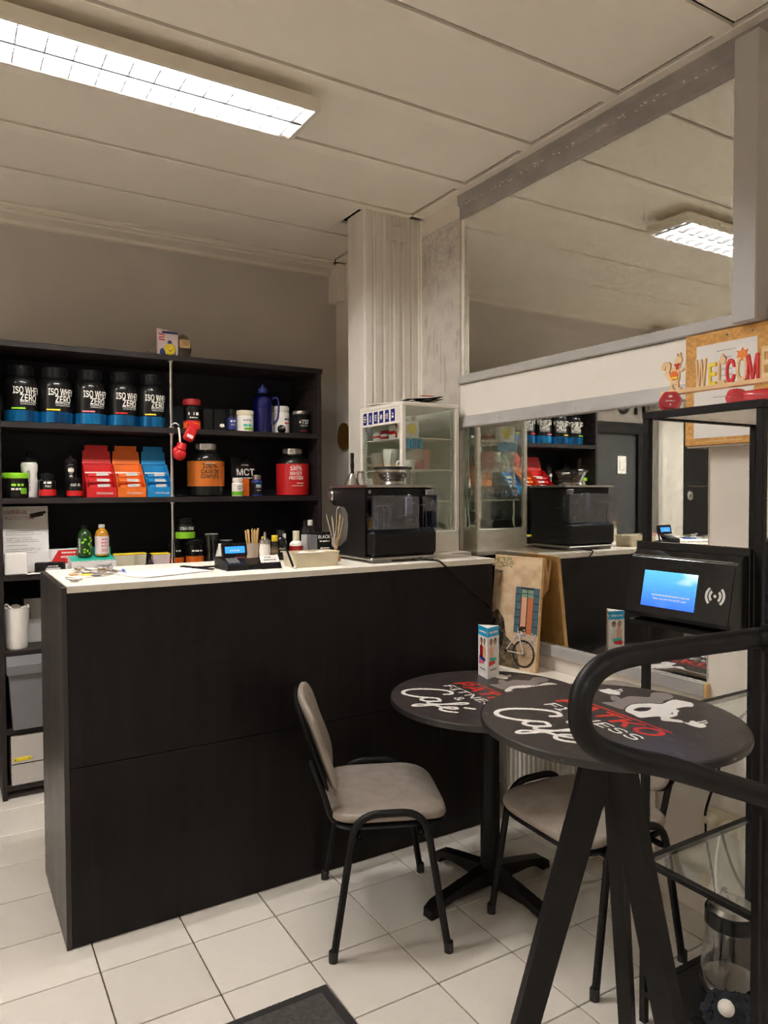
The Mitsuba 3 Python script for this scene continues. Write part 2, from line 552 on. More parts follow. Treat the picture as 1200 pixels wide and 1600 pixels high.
# far doors seen in the mirror
struct('door_1', bx(-.70, .20, YW - .03, YW - .001, 0, 2.06), 'door_grey', 'dark grey door with a black frame left of the shelves', 'door')
part('door_1', 'frame', cat(bx(-.80, -.70, YW - .06, YW - .001, 0, 2.16), bx(-.70, .20, YW - .06, YW - .001, 2.06, 2.16)), 'locker')
solo('light_switch', cat(bx(-.56, -.45, YW - .043, YW - .03, 1.70, 1.86, .004), bx(-.535, -.475, YW - .049, YW - .042, 1.73, 1.83, .003)), 'white', 'white light switch plate on the dark grey door panel', 'switch')
struct('trim_6', bx(-1.22, -.88, YW - .16, YW - .001, 0, ZC - .08, .02), 'column', 'white pier left of the grey door', 'pier')
struct('door_2', cat(bx(-1.98, -1.30, YW - .05, YW - .001, 0, 1.58), bx(-1.98, -1.30, YW - .05, YW - .001, 1.60, 2.25)), 'locker', 'black panelled door with a round lock', 'door')
part('door_2', 'lock', lathe([(0, 0), (.045, 0), (.045, .012), (.03, .018), (.012, .018), (.01, .006), (0, .006)], 20), 'steel', smooth=30, to=T().translate([-1.44, YW - .05, 1.50]).rotate([1, 0, 0], 90))
wl = thing('wall_lettering', 'red and black letters fixed above the dark grey door', 'lettering')
for s, x, mt in (('O', -.22, 'red'), ('O', -.56, 'black_satin'), ('H', -.78, 'black_satin')):
    part(wl, 'letter', frame(text(s, .16, .012), (x, YW - .002, 2.25), (1, 0, 0), (0, 0, 1)), mt)
solo('wall_plate', lathe([(0, 0), (.06, .004), (.085, .016), (.09, .016), (.09, .02), (0, .02)], 32), 'brass', 'round brass plate on the side wall partly behind the column', 'plate', smooth=30,
     to=T().translate([XW - .001, 4.385, 1.93]).rotate([0, 1, 0], -90))

# ================================================================== MIRRORS AND WALL STRIP
um = thing('upper_mirror', 'large upper wall mirror in a grey frame under the ceiling beam', 'mirror')
part(um, 'glass', bx(XW - .006, XW - .001, 1.2, 3.085, 2.10, 2.975), 'mirror')
part(um, 'bottom_rail', bx(XW - .035, XW - .0005, 1.2, 3.085, 2.115, 2.157, .003), 'alu_grey')
part(um, 'side_rail', bx(XW - .010, XW - .0005, 3.062, 3.084, 2.15, 2.972, .002), 'white_enamel')
lm = thing('lower_mirror', 'lower wall mirror behind the counter end, reflecting shelf and coffee machine', 'mirror')
part(lm, 'glass', bx(XW - .006, XW - .001, 1.634, 3.085, .83, 1.92), 'mirror')
part(lm, 'bottom_rail', bx(XW - .024, XW - .0005, 1.634, 2.66, .805, .857, .003), 'alu_grey')
part(lm, 'rail_end', bx(XW - .022, XW - .002, 1.624, 1.634, .806, .856), 'wood')
wb = thing('wall_board', 'white boarding between the two mirrors with a grey lower strip', 'board')
part(wb, 'panel', bx(XW - .016, XW - .0006, 1.2, 3.086, 1.935, 2.112, .002), 'white')
part(wb, 'strip', prism([(XW - .0006, 1.945), (XW - .02, 1.945), (XW - .036, 1.892), (XW - .036, 1.886), (XW - .0006, 1.886)], 'y', 1.2, 3.07), 'alu_grey')
part(wb, 'bracket', bx(XW - .05, XW - .001, 3.07, 3.12, 1.875, 1.945, .004), 'grey', label='dark grey end bracket')
for y in (2.25, 2.75):
    part(wb, 'screw', lathe([(0, 0), (.004, 0), (.003, .002), (0, .002)], 8), 'steel', to=T().translate([XW - .034, y, 1.91]).rotate([0, 1, 0], -90))
struct('trim_7', bx(2.262, XW, 1.405, 1.49, 2.108, ZC - .06, .004), 'post_grey', 'grey boxed post right of the upper mirror', 'post')

# ledge under the lower mirror and radiator
lg = thing('ledge', 'white ledge under the lower mirror', 'ledge')
part(lg, 'board', bx(2.195, XW - .001, 1.66, 2.95, .715, .74, .004), 'worktop')
part(lg, 'bracket', bx(2.22, XW - .001, 2.86, 2.89, .62, .715), 'white')
part(lg, 'bracket', bx(2.22, XW - .001, 1.74, 1.77, .62, .715), 'white')
rad = thing('radiator', 'white ribbed panel radiator under the ledge', 'radiator')
ribm = mikit.ply(prism([(-.013, .035), (-.007, 0), (.007, 0), (.013, .035)], 'z', .14, .60), 'mat_white_enamel', 25)
for k in range(30):
    yk = 1.85 + .0305 * k
    part(rad, 'rib', ribm, None, to=T().translate([2.285, yk, 0]).rotate([0, 0, 1], -90))
part(rad, 'panel', bx(2.318, 2.332, 1.83, 2.76, .12, .62, .004), 'white_enamel')
part(rad, 'grille', bx(2.284, 2.334, 1.825, 2.765, .60, .622, .004), 'white_enamel')
part(rad, 'bottom_rail', bx(2.284, 2.334, 1.825, 2.765, .12, .142, .004), 'white_enamel')
part(rad, 'wall_bracket', cat(bx(2.332, XW - .001, 1.95, 1.98, .3, .5), bx(2.332, XW - .001, 2.6, 2.63, .3, .5)), 'grey')


# ================================================================== CEILING LAMPS
def lamp(label, cx, cy, along='x', power=1.0, L=1.27):
    """open twin-tube louvre lamp built along x at the origin, then turned"""
    t = thing('ceiling_lamp', label, 'ceiling lamp', 'twin tube ceiling lamps')
    a = 0.0 if along == 'x' else PI / 2
    to = T().translate([cx, cy, 0]).rotate([0, 0, 1], math.degrees(a))
    h, w, z0, z1 = L / 2, .135, 3.0, 3.052
    shell = [bx(-h, h, -w, w, z1 - .004, z1), bx(-h, h, -w, -w + .012, z0, z1, .002), bx(-h, h, w - .012, w, z0, z1, .002),
             bx(-h, -h + .018, -w, w, z0, z1, .002), bx(h - .018, h, -w, w, z0, z1, .002)]
    part(t, 'housing', cat(shell), 'lampwhite', to=to)
    refl = []
    for s in (-1, 1):
        c = s * .0615
        refl.append(prism([(c - .058, z0 + .004), (c - .05, z0 + .03), (c - .03, z1 - .007), (c + .03, z1 - .007), (c + .05, z0 + .03), (c + .058, z0 + .004),
                           (c + .06, z0 + .004), (c + .053, z0 + .032), (c + .032, z1 - .005), (c - .032, z1 - .005), (c - .053, z0 + .032), (c - .06, z0 + .004)], 'x', -h + .02, h - .02))
    part(t, 'reflector', cat(refl), 'reflector', to=to)
    n = int(L / .0873)
    blade = mikit.ply(cat(prism([(-.118, z0 + .003), (-.118, z0 + .026), (-.06, z0 + .014), (-.004, z0 + .026), (-.004, z0 + .003)], 'x', -.0012, .0012),
                          prism([(.118, z0 + .003), (.004, z0 + .003), (.004, z0 + .026), (.06, z0 + .014), (.118, z0 + .026)], 'x', -.0012, .0012)), 'mat_louvre')
    for k in range(n):
        x = -h + .06 + k * (L - .12) / (n - 1)
        part(t, 'louvre_blade', blade, None, to=T(to).translate([x, 0, 0]))
    part(t, 'spine', bx(-h + .02, h - .02, -.004, .004, z0 + .002, z0 + .028), 'louvre', to=to)
    for s in (-1, 1):
        c = s * .0615
        part(t, 'tube', tube([(-h + .05, c, 3.032), (h - .05, c, 3.032)], .0085, 8, cap=False), 'white', True, to=to,
             emitter={'type': 'area', 'radiance': {'type': 'rgb', 'value': [LAMP * power * v for v in LAMP_RGB]}})
    for s in (-1, 1):
        part(t, 'mount', bx(s * h * .6 - .03, s * h * .6 + .03, -.04, .04, z1, ZC - .001), 'lampwhite', to=to)
    return t


lamp('white twin tube louvre lamp on the ceiling in front of the shelves', .625, 2.665)
lamp('white twin tube louvre lamp on the ceiling along the mirror wall side', 1.72, -1.45, 'y', .4)
lamp('white twin tube louvre lamp on the ceiling nearer the front wall', -.35, -.9, 'x', .75)
lamp('white twin tube louvre lamp on the ceiling above the left aisle', -1.42, 2.665)

# ================================================================== COUNTER
ct = thing('counter', 'dark wood-grain bar counter with a white worktop', 'counter')
part(ct, 'front_panel', bx(.352, 2.188, 2.632, 2.652, .620, 1.217, .0012), 'laminate')
part(ct, 'front_panel', bx(.352, 2.188, 2.632, 2.652, .004, .618, .0012), 'laminate')
part(ct, 'side_panel', bx(.334, .352, 2.632, 3.236, 0, 1.237, .0015), 'laminate_side')
part(ct, 'side_panel', bx(2.172, 2.188, 2.652, 3.236, 0, 1.217, .0015), 'laminate_side')
part(ct, 'inner_shelf', bx(.352, 2.172, 2.652, 3.22, .55, .568), 'laminate')
part(ct, 'cabinet', bx(1.92, 2.32, 3.24, 3.45, 0, 1.217, .002), 'laminate')
part(ct, 'worktop', prism([(.3525, 2.630), (2.20, 2.630), (2.20, 2.98), (2.335, 2.98), (2.335, 3.465), (1.90, 3.465), (1.90, 3.236), (.3525, 3.236)], 'z', 1.217, 1.24), 'worktop')
part(ct, 'bracket', tube([(2.19, 2.70, 1.20), (2.19, 2.70, 1.212), (2.285, 2.69, 1.195), (2.29, 2.69, 1.17), (2.28, 2.69, 1.14)], .003, 6), 'white', label='thin white wire bracket under the worktop end')

# ================================================================== BACK SHELF
SA, SB, SC, SD, SE = 1.912, 1.528, 1.140, .757, .362     # shelf tops
sh = thing('shelf_unit', 'tall dark open shelf unit along the back wall', 'shelf unit')
SY0, SY1 = 4.09, YW - .012
part(sh, 'side_panel', bx(.234, .256, SY0, SY1, 0, 2.30, .0012), 'shelf_dark')
part(sh, 'side_panel', bx(2.006, 2.028, SY0, SY1, 0, 2.30, .0012), 'shelf_dark')
part(sh, 'top_board', bx(.234, 2.036, SY0 - .004, SY1, 2.285, 2.315, .0015), 'shelf_dark')
for z in (SA, SB, SC, SD, SE, .075):
    part(sh, 'board', bx(.256, 2.006, SY0, SY1 - .012, z - .03, z, .0015), 'shelf_dark')
part(sh, 'back_panel', bx(.256, 2.006, SY1 - .012, SY1, .05, 2.285), 'shelf_back')
for z0, z1 in ((SC, SB - .03), (SB, SA - .03), (SA, 2.285)):
    part(sh, 'pole', tube([(1.102, 4.082 + .02, z0), (1.102, 4.082 + .02, z1)], .0085, 14), 'chrome', 25)
    part(sh, 'pole_collar', cat(lathe([(0, z0), (.014, z0), (.014, z0 + .008), (.009, z0 + .010), (.009, z0 + .0), (0, z0)], 16, (1.102, 4.102, 0)),
                                lathe([(0, z1 - .01), (.009, z1 - .01), (.014, z1 - .008), (.014, z1), (0, z1)], 16, (1.102, 4.102, 0))), 'chrome', 25)


# ------------------------------------------------------------------ jars and bottles
def jar(base, label, category, x, y, z, r, h, body='black_plastic', lid='black_plastic', lid_h=.03, lid_r=.82, neck=None, bands=(), texts=(), group=None,
        shoulder=.16, a=0.0, n=30, ribs=0, trans=None):
    t = thing(base, label, category, group)
    to = at(x, y, z, a)
    hb = h - lid_h
    rn = r * (neck if neck else lid_r * .94)
    sh_ = h * shoulder
    prof = [(0, 0), (r * .93, 0), (r, r * .07), (r, hb - sh_)]
    for q in np.linspace(0, 1, 6)[1:]:
        prof.append((rn + (r - rn) * math.cos(q * PI / 2), hb - sh_ + (sh_ - .006) * math.sin(q * PI / 2)))
    prof += [(rn, hb), (0, hb)]
    part(t, 'body', lathe(prof, n), body, 35, to=to)
    rl = r * lid_r
    lp = [(0, hb - .004), (rl * .97, hb - .004), (rl, hb), (rl, h - .004), (rl * .95, h), (rl * .8, h), (rl * .78, h - .0015), (0, h - .0015)]
    lm_ = [lathe(lp, n)]
    if ribs:
        for k in range(ribs):
            q = k * 2 * PI / ribs
            lm_.append(xf(bx(rl - .001, rl + .0016, -rl * 1.5 / ribs, rl * 1.5 / ribs, hb + .003, h - .006), rz(q)))
    part(t, 'lid', cat(lm_), lid, 35, to=to)
    for f0, f1, mt, nm in bands:
        z0, z1 = f0 * h, f1 * h
        part(t, nm, lathe([(r + .0002, z0), (r + .0009, z0), (r + .0009, z1), (r + .0002, z1)], n), mt, 35, to=to)
    groups = {}
    for s, ch, fz, mt, off, wd in texts:
        groups.setdefault(mt, []).append(wrap(text(s, ch, .0006, True, wd), r + .0011, -PI / 2 + off, fz * h))
    for mt, ms in groups.items():
        part(t, 'lettering', cat(ms), mt, to=to)
    return t, to


def patch(t, to, r, h, f0, f1, w, off, mt, base='label_stripe'):
    """a printed rectangle bent round a jar"""
    k = max(2, int(w / .008))
    xs = np.linspace(-w / 2, w / 2, k + 1)
    v = np.array([[x, y, d] for d in (0, .0006) for y in (f0 * h, f1 * h) for x in xs])
    m = k + 1
    f = []
    for i in range(k):
        f += [[2 * m + i, 2 * m + i + 1, 3 * m + i + 1], [2 * m + i, 3 * m + i + 1, 3 * m + i]]
    part(t, base, wrap(mesh(v, f), r + .0012, -PI / 2 + off, 0), mt, to=to)


ISO = [(.362, .083, .302, 'lime', 'a green stripe, leftmost of five on the upper left shelf'),
       (.526, .085, .304, 'yellow', 'a yellow stripe, second from left of the five black tubs'),
       (.699, .082, .305, 'pink', 'a pink stripe, middle one of the five black tubs'),
       (.867, .080, .306, 'red', 'a red stripe, second from right of the five black tubs'),
       (1.024, .076, .306, 'yellow', 'a yellow stripe, rightmost of five, next to the chrome pole')]
for i, (x, r, h, c, l) in enumerate(ISO):
    t, to = jar('supplement_tub', 'large tub with ' + l, 'tub', x, 4.24, SA, r, h, 'black_gloss', 'black_plastic', .052, .72, bands=[(.03, .215, 'bluefoil', 'blue_band')],
                texts=[('ISO WHEY', .034, .50, 'white', .30, .142), ('ZERO', .034, .375, 'white', .36, .084), ('~native whey isolate protein', .006, .345, 'light_grey', .36, .085),
                       ('~with vitamin b6 and flavour', .005, .315, 'light_grey', .36, .08)], group='large protein tubs on the upper left shelf', ribs=30, shoulder=.2)
    patch(t, to, r, h, .235, .262, r * .8, -.25, c)
solo('jar_box', bx(1.058, 1.086, 4.2, 4.3, SA, SA + .06, .002), 'cream', 'small beige box beside the rightmost of the five large tubs', 'box')

# upper right shelf
t, to = jar('supplement_jar', 'black jar with a red lid and orange label on the upper right shelf', 'jar', 1.247, 4.2, SA, .048, .178, 'black_gloss', 'red_dark', .032, 1.0, neck=.8,
            bands=[(.05, .24, 'orange', 'label'), (.24, .30, 'red', 'stripe')], texts=[('~MOZZ', .022, .46, 'white', -.05, .062), ('~performance', .008, .37, 'white', -.05, .05)], ribs=24, shoulder=.1)
for x0, x1, l in ((1.31, 1.366, 'plain black carton beside the red-lidded jar on the upper right shelf'), (1.372, 1.44, 'black carton with a white arrow on the upper right shelf')):
    t = thing('carton', l, 'box')
    part(t, 'box', bx(x0, x1, 4.18, 4.25, SA, SA + .128, .0015), 'black_satin')
    if x0 > 1.35:
        part(t, 'arrow', frame(poly3(Polygon([(-.016, .012), (0, .026), (0, .021), (.016, .021), (.016, .003), (0, .003), (0, -.002)]), .0006), ((x0 + x1) / 2 + .012, 4.1798, SA + .022), (1, 0, 0), (0, 0, 1)), 'white')
t, to = jar('small_bottle', 'small black bottle with pale lettering beside the white jar on the upper right shelf', 'bottle', 1.487, 4.2, SA, .028, .132, 'black_plastic', 'black_satin', .026, .75,
            bands=[(.1, .62, 'navy', 'label')], texts=[('~BCAA', .014, .42, 'white', 0, .034), ('~caps', .009, .28, 'white', 0, .025)], ribs=16)
t, to = jar('supplement_jar', 'low white jar with a cream lid and green print on the upper right shelf', 'jar', 1.570, 4.2, SA, .050, .13, 'white', 'cream', .026, 1.0, neck=.9, shoulder=.06,
            texts=[('~collagen', .011, .50, 'grey', 0, .055), ('~VITAL', .018, .24, 'teal', .05, .06)], ribs=30)
patch(t, to, .05, .13, .10, .2, .06, .15, 'green', 'stripe')
# blue water jug
t = thing('water_jug', 'large translucent blue water jug with a black cap and handle', 'jug')
to = at(1.705, 4.25, SA, -.25)
part(t, 'body', lathe([(0, 0), (.056, 0), (.064, .008), (.064, .06), (.060, .066), (.060, .076), (.064, .082), (.064, .15), (.060, .156), (.060, .166), (.064, .172), (.064, .205), (.05, .235), (.026, .248),
                       (.026, .256), (0, .256)], 32), 'pane_blue', 30, to=to)
part(t, 'inner_wall', lathe([(0, .006), (.052, .006), (.057, .02), (.057, .2), (.045, .225), (0, .235)], 28), 'navy', 30, to=to)
part(t, 'cap', lathe([(0, .252), (.03, .252), (.03, .278), (.016, .284), (.012, .305), (0, .308)], 24), 'navy', 30, to=to)
part(t, 'handle', tube(smoothpath([(.055, 0, .215), (.085, 0, .225), (.098, 0, .19), (.092, 0, .10), (.064, 0, .07)], 6), .007, 10), 'navy', True, to=to)
t, to = jar('supplement_jar', 'tall white jar half behind the blue jug on the upper right shelf', 'jar', 1.832, 4.26, SA, .050, .176, 'white', 'white_enamel', .03, .93, neck=.85, shoulder=.1,
            texts=[('~omega', .012, .5, 'navy', .45, .045), ('~FORTE', .012, .36, 'red', .45, .04)], ribs=26)
t = thing('jug_stopper', 'dark round jug stopper with a chrome face in front of the tall white jar', 'stopper')
part(t, 'knob', ellipsoid((1.792, 4.165, SA + .026), (.026, .022, .026)), 'black_gloss', True)
part(t, 'face', ellipsoid((1.797, 4.148, SA + .034), (.012, .008, .012), 1), 'chrome', True)
t, to = jar('supplement_jar', 'matt black jar with a silver lid at the right upper shelf end', 'jar', 1.938, 4.2, SA, .054, .146, 'black_matte', 'steel', .018, .97, neck=.92, shoulder=.06,
            texts=[('+TST', .024, .44, 'white', 0, .068), ('~testo support', .006, .34, 'light_grey', 0, .05), ('~muscle formula', .006, .12, 'red', 0, .05)])

# middle left shelf
t, to = jar('supplement_jar', 'black jar with a bright green lid at the left end of the middle shelf', 'jar', .324, 4.2, SB, .062, .128, 'black_gloss', 'lime', .024, 1.0, neck=.92, shoulder=.06,
            bands=[(.16, .62, 'black_satin', 'label')], texts=[('~AMINO', .016, .46, 'lime', .1, .06), ('~ENERGY', .014, .3, 'white', .1, .06)], ribs=36)
patch(t, to, .062, .128, .16, .4, .035, .6, 'green', 'label')
t = thing('sport_bottle', 'white squeeze sport bottle with a black cap behind the green-lidded jar', 'bottle')
to = at(.398, 4.28, SB, 0)
part(t, 'body', lathe([(0, 0), (.038, 0), (.041, .005), (.041, .09), (.037, .105), (.037, .13), (.041, .145), (.041, .175), (.034, .19), (0, .19)], 26), 'white', 30, to=to)
part(t, 'cap', lathe([(0, .188), (.039, .188), (.039, .205), (.03, .215), (.014, .222), (.014, .236), (.008, .242), (0, .242)], 24), 'black_plastic', 30, to=to)
part(t, 'lettering', xf(cat([wrap(xf(text('BioTechUSA', .017, .0006, True, .11), rz(PI / 2)), .0418, -PI / 2, .09)]), None), 'grey', to=to)
for (x, y, r, h, tx, l) in ((.475, 4.19, .041, .127, ('~MEGA', 'FAT'), 'small black and red pill jar beside the white sport bottle'), (.600, 4.15, .038, .105, ('FAT-B', ''), 'small black and red pill jar in front of the black sport bottle')):
    jar('pill_jar', l, 'jar', x, y, SB, r, h, 'black_gloss', 'black_plastic', .026, .75, bands=[(.08, .34, 'red', 'label')], shoulder=.12, ribs=20,
        texts=[(tx[0], .014, .56, 'white', 0, .045)] + ([(tx[1], .012, .42, 'white', 0, .03)] if tx[1] else []))
t = thing('sport_bottle', 'black squeeze sport bottle with white lettering left of the red display box', 'bottle')
to = at(.600, 4.27, SB, 0)
part(t, 'body', lathe([(0, 0), (.033, 0), (.035, .004), (.035, .09), (.032, .1), (.032, .125), (.035, .14), (.035, .17), (.028, .185), (0, .185)], 24), 'black_plastic', 30, to=to)
part(t, 'cap', lathe([(0, .183), (.033, .183), (.033, .2), (.025, .21), (.012, .216), (.012, .23), (0, .234)], 22), 'black_satin', 30, to=to)
part(t, 'lettering', wrap(xf(text('BioTech USA', .016, .0006, True, .105), rz(PI / 2)), .0358, -PI / 2 + .1, .11), 'white', to=to)
patch(t, to, .035, .23, .60, .68, .03, -.1, 'cream', 'label')


def display_box(x, w, c, word, label, bars):
    """counter display: low front, cut-away sides, tall header card"""
    t = thing('display_box', label, 'display box')
    y0, y1, zb = 4.13, 4.27, SB
    th = .003
    h0, hs, ht = .055, .185, .288
    part(t, 'front', bx(x - w / 2, x + w / 2, y0, y0 + th, zb, zb + h0, .001), c)
    side = [(y0, zb), (y1, zb), (y1 + .012, zb + hs), (y1 - .02, zb + hs), (y0, zb + h0)]
    for s in (-1, 1):
        part(t, 'side', prism(side, 'x', x + s * w / 2 - (th if s > 0 else 0), x + s * w / 2 + (0 if s > 0 else th)), c)
    part(t, 'base', bx(x - w / 2, x + w / 2, y0, y1, zb, zb + .003), c)
    part(t, 'back', prism([(y1, zb), (y1 + th, zb), (y1 + .012 + th, zb + hs), (y1 + .012, zb + hs)], 'x', x - w / 2, x + w / 2), c)
    hp = Polygon([(-w / 2, 0), (w / 2, 0), (w * .47, .072), (w * .40, .072), (w * .40, .088), (w * .41, .104), (-w * .38, .104), (-w * .39, .088), (-w * .39, .074), (-w * .46, .074)])
    o, r_, u_ = (x, y1 + .010, zb + hs), (1, 0, 0), (0, .16, 1)
    part(t, 'header', frame(poly3(hp, th), o, r_, u_), c)
    part(t, 'inner_card', frame(poly3(sbox(-w * .48, -.055, w * .48, -.046), .002), (x, y1 + .004, zb + hs), r_, u_), 'white')
    part(t, 'lettering', frame(cat(xf(text('PROTEIN', .013, .0006, True, w * .62), None, (-.004, .086, 0)), xf(text('BAR', .013, .0006, True, w * .28), None, (-w * .2, .068, 0))), (x, y1 + .0095 - th * 0 - .0005, zb + hs), r_, u_), 'white')
    part(t, 'picture', frame(cat(poly3(affinity.rotate(affinity.scale(Point(0, .04).buffer(.011), 2.4, .8), 8), .0008), xf(poly3(sbox(-.012, .036, .03, .047), .0012), None)), (x, y1 + .009, zb + hs), r_, u_), 'black_satin')
    part(t, 'front_lettering', frame(text('PROTEIN BAR', .011, .0005, True, w * .55), (x + w * .1, y0 - .0003, zb + .016), (1, 0, 0), (0, 0, 1)), 'light_grey')
    bw = w * .86
    for k in range(bars):
        zz = zb + .018 + k * .031
        yy = y0 + .018 + k * .021
        tilt = [.05, -.04, .02, -.03][k] * (1 if c != 'orange' else 1.8)
        b = thing('snack_bar', f'{["lowest", "second lowest", "third lowest", "topmost"][k]} wrapped snack bar with a white label in the {c.replace("_box", "")} display box', 'snack bar', f'snack bars in the {c.replace("_box", "")} display box')
        to = T().translate([x, yy, zz + .010]).rotate([0, 1, 0], math.degrees(tilt))
        prof = [(-.011, -.006), (-.009, .007), (0, .011), (.009, .007), (.011, -.006), (0, -.009)]
        part(b, 'wrapper', prism(prof, 'x', -bw / 2 + .008, bw / 2 - .008), c, 40, to=to)
        part(b, 'crimp', cat(bx(-bw / 2, -bw / 2 + .009, -.011, .011, -.001, .0008), bx(bw / 2 - .009, bw / 2, -.011, .011, -.001, .0008)), c, to=to)
        part(b, 'label', prism([(-.0116, -.004), (-.0096, .0078), (0, .0118), (0, .0112), (-.0091, .0073), (-.0111, -.004)], 'x', -bw * .12, bw * .36), 'light_grey', to=to)


display_box(.735, .152, 'red', 'red', 'red cardboard counter display box of snack bars', 4)
display_box(.892, .150, 'orange', 'orange', 'orange cardboard counter display box of snack bars', 4)
display_box(1.043, .138, 'blue_box', 'blue', 'blue cardboard counter display box of snack bars next to the chrome pole', 4)

# middle right shelf
jar('supplement_tub', 'huge black tub with a copper label on the middle right shelf', 'tub', 1.336, 4.23, SB, .106, .312, 'black_gloss', 'chrome', .036, .56, neck=.5, shoulder=.24,
    bands=[(.19, .66, 'copper', 'label')], texts=[('100%', .026, .53, 'art_black', -.08, .085), ('CASEIN', .022, .43, 'art_black', -.08, .105), ('COMPLEX', .022, .34, 'art_black', -.08, .105),
                                                   ('scitec nutrition', .007, .61, 'cream', -.1, .06)], n=40, ribs=34)
t = thing('pouch', 'black stand-up pouch with big white letters on the middle right shelf', 'pouch')
gx, gz = 17, 17
V, Fq = [], []
for sgn in (-1, 1):
    for j in range(gz):
        for i in range(gx):
            u, w = i / (gx - 1) * 2 - 1, j / (gz - 1)
            th = .032 * (1 - abs(u) ** 2.2) * (1 - w ** 2) ** .8 * (1 if w > .06 else .9)
            V.append((.085 * u * (1 - .05 * math.sin(w * PI)), sgn * th, .245 * w + .003 * math.sin(9 * u) * w))
n0 = gx * gz
for s in range(2):
    for j in range(gz - 1):
        for i in range(gx - 1):
            a = s * n0 + j * gx + i
            q = [a, a + 1, a + gx + 1, a + gx]
            q = q if s == 0 else q[::-1]
            Fq += [[q[0], q[1], q[2]], [q[0], q[2], q[3]]]
to = at(1.603, 4.32, SB, 0)
part(t, 'bag', mesh(V, Fq), 'black_plastic', 50, to=to)
part(t, 'lettering', cat(frame(text('MCT', .040, .0008, True, .115), (.002, -.0315, .128), (1, 0, 0), (0, .16, 1)), frame(text('~powder supplement', .008, .0008, True, .08), (0, -.034, .108), (1, 0, 0), (0, .1, 1)),
                         frame(text('BioTech', .008, .0008, True, .045), (0, -.0245, .188), (1, 0, 0), (0, .2, 1))), 'white', to=to)
jar('pill_jar', 'small white pill bottle with a green label in front of the black pouch', 'bottle', 1.500, 4.15, SB, .033, .11, 'white', 'white_enamel', .024, .82, shoulder=.12, bands=[(.05, .26, 'green', 'label')],
    texts=[('~vitamin', .009, .5, 'grey', .1, .034), ('~D3', .012, .36, 'grey', .1, .018)], ribs=20)
solo('carton', bx(1.532, 1.590, 4.19, 4.24, SB, SB + .105, .0015), 'orange', 'small orange carton between the white and the dark pill bottle', 'box')
jar('pill_jar', 'small black pill bottle with a silver lid in front of the black pouch', 'bottle', 1.622, 4.15, SB, .033, .127, 'navy', 'steel', .024, .7, shoulder=.14, bands=[(.08, .62, 'black_satin', 'label')],
    texts=[('ZINC', .015, .4, 'white', 0, .036), ('~complex', .007, .52, 'cyan', 0, .03), ('~tablets', .006, .26, 'light_grey', 0, .025)], ribs=22)
jar('supplement_tub', 'large dark red tub with a red label and chrome lid on the middle right shelf', 'tub', 1.893, 4.23, SB, .102, .298, 'black_gloss', 'chrome', .036, .58, neck=.5, shoulder=.24,
    bands=[(.02, .67, 'red', 'label')], texts=[('100%', .024, .53, 'white', -.2, .075), ('WHEY', .022, .43, 'white', -.2, .080), ('PROTEIN', .020, .34, 'white', -.2, .088), ('scitec nutrition', .006, .62, 'cream', -.2, .06),
                                                 ('~professional', .008, .25, 'white', .05, .045), ('~with amino acids', .007, .20, 'cream', -.1, .07)], n=40, ribs=34)
solo('wrist_band', tube([(.024 * math.cos(q), .024 * math.sin(q), .006) for q in np.linspace(0, 2 * PI, 25)[:-1]], .006, 8, closed=True), 'black_satin', 'small black rubber ring beside the chrome pole on the middle shelf', 'ring', smooth=True, to=at(1.165, 4.16, SB))

# gloves on the pole
g = thing('toy_glove', 'small red toy boxing gloves hanging from the chrome pole on a white strap', 'toy glove')
part(g, 'strap', tube(smoothpath([(1.135, 4.077, 1.915), (1.14, 4.074, 1.87), (1.142, 4.07, 1.80)], 5), .006, 8), 'white', True)
part(g, 'hook', tube(smoothpath([(1.10, 4.09, 1.93), (1.12, 4.078, 1.938), (1.138, 4.076, 1.925)], 5), .004, 6), 'light_grey', True)
gm = cat(ellipsoid((0, 0, 0), (.036, .024, .036), 3), ellipsoid((-.026, -.002, .012), (.017, .016, .024), 2), lathe([(0, .025), (.026, .025), (.029, .03), (.024, .062), (0, .062)], 20))
part(g, 'glove', xf(gm, ry(.25), (1.130, 4.045, 1.765)), 'red', 40)
part(g, 'glove', xf(cat(bx(-.03, .03, -.018, .018, -.05, .05, .012), bx(-.034, .034, -.020, .020, .03, .055, .006)), ry(.42), (1.192, 4.04, 1.885)), 'red', 30)
part(g, 'glove_label', xf(frame(cat(xf(poly3(sbox(-.018, 0, .018, .018), .0008), None)), (0, -.0185, -.032), (1, 0, 0), (0, 0, 1)), ry(.42), (1.192, 4.04, 1.885)), 'pale_pink')

# on top of the shelf unit
TZ = 2.315
t = thing('gift_bag', 'small white gift bag with a yellow rosette on top of the shelf unit', 'bag')
bag = [(-.055, -.02, 0), (.055, -.02, 0), (.055, .02, 0), (-.055, .02, 0), (-.058, -.006, .165), (.062, -.006, .150), (.062, .004, .150), (-.058, .004, .165)]
bm = trimesh.convex.convex_hull(np.array(bag))
to = at(1.110, 4.20, TZ, 0)
part(t, 'bag', mesh(bm.vertices, bm.faces), 'pale_pink', to=to)
part(t, 'print', cat(*[frame(poly3(affinity.rotate(sbox(x, z, x + w, z + .006), a), .0008), (0, -.0205 + z * .08, 0), (1, 0, 0), (0, 0, 1)) for x, z, w, a in
                       ((-.05, .128, .035, -10), (-.048, .112, .03, 8), (-.05, .098, .034, -6))]), 'red', to=to)
part(t, 'top_print', frame(poly3(sbox(-.03, .138, .058, .150), .001), (0, -.0125, 0), (1, 0, 0), (0, 0, 1)), 'navy', to=to)
pet = []
for k in range(8):
    q = k * PI / 4
    pet.append(ellipsoid((.022 * math.cos(q), 0, .022 * math.sin(q)), (.014, .006, .014), 1))
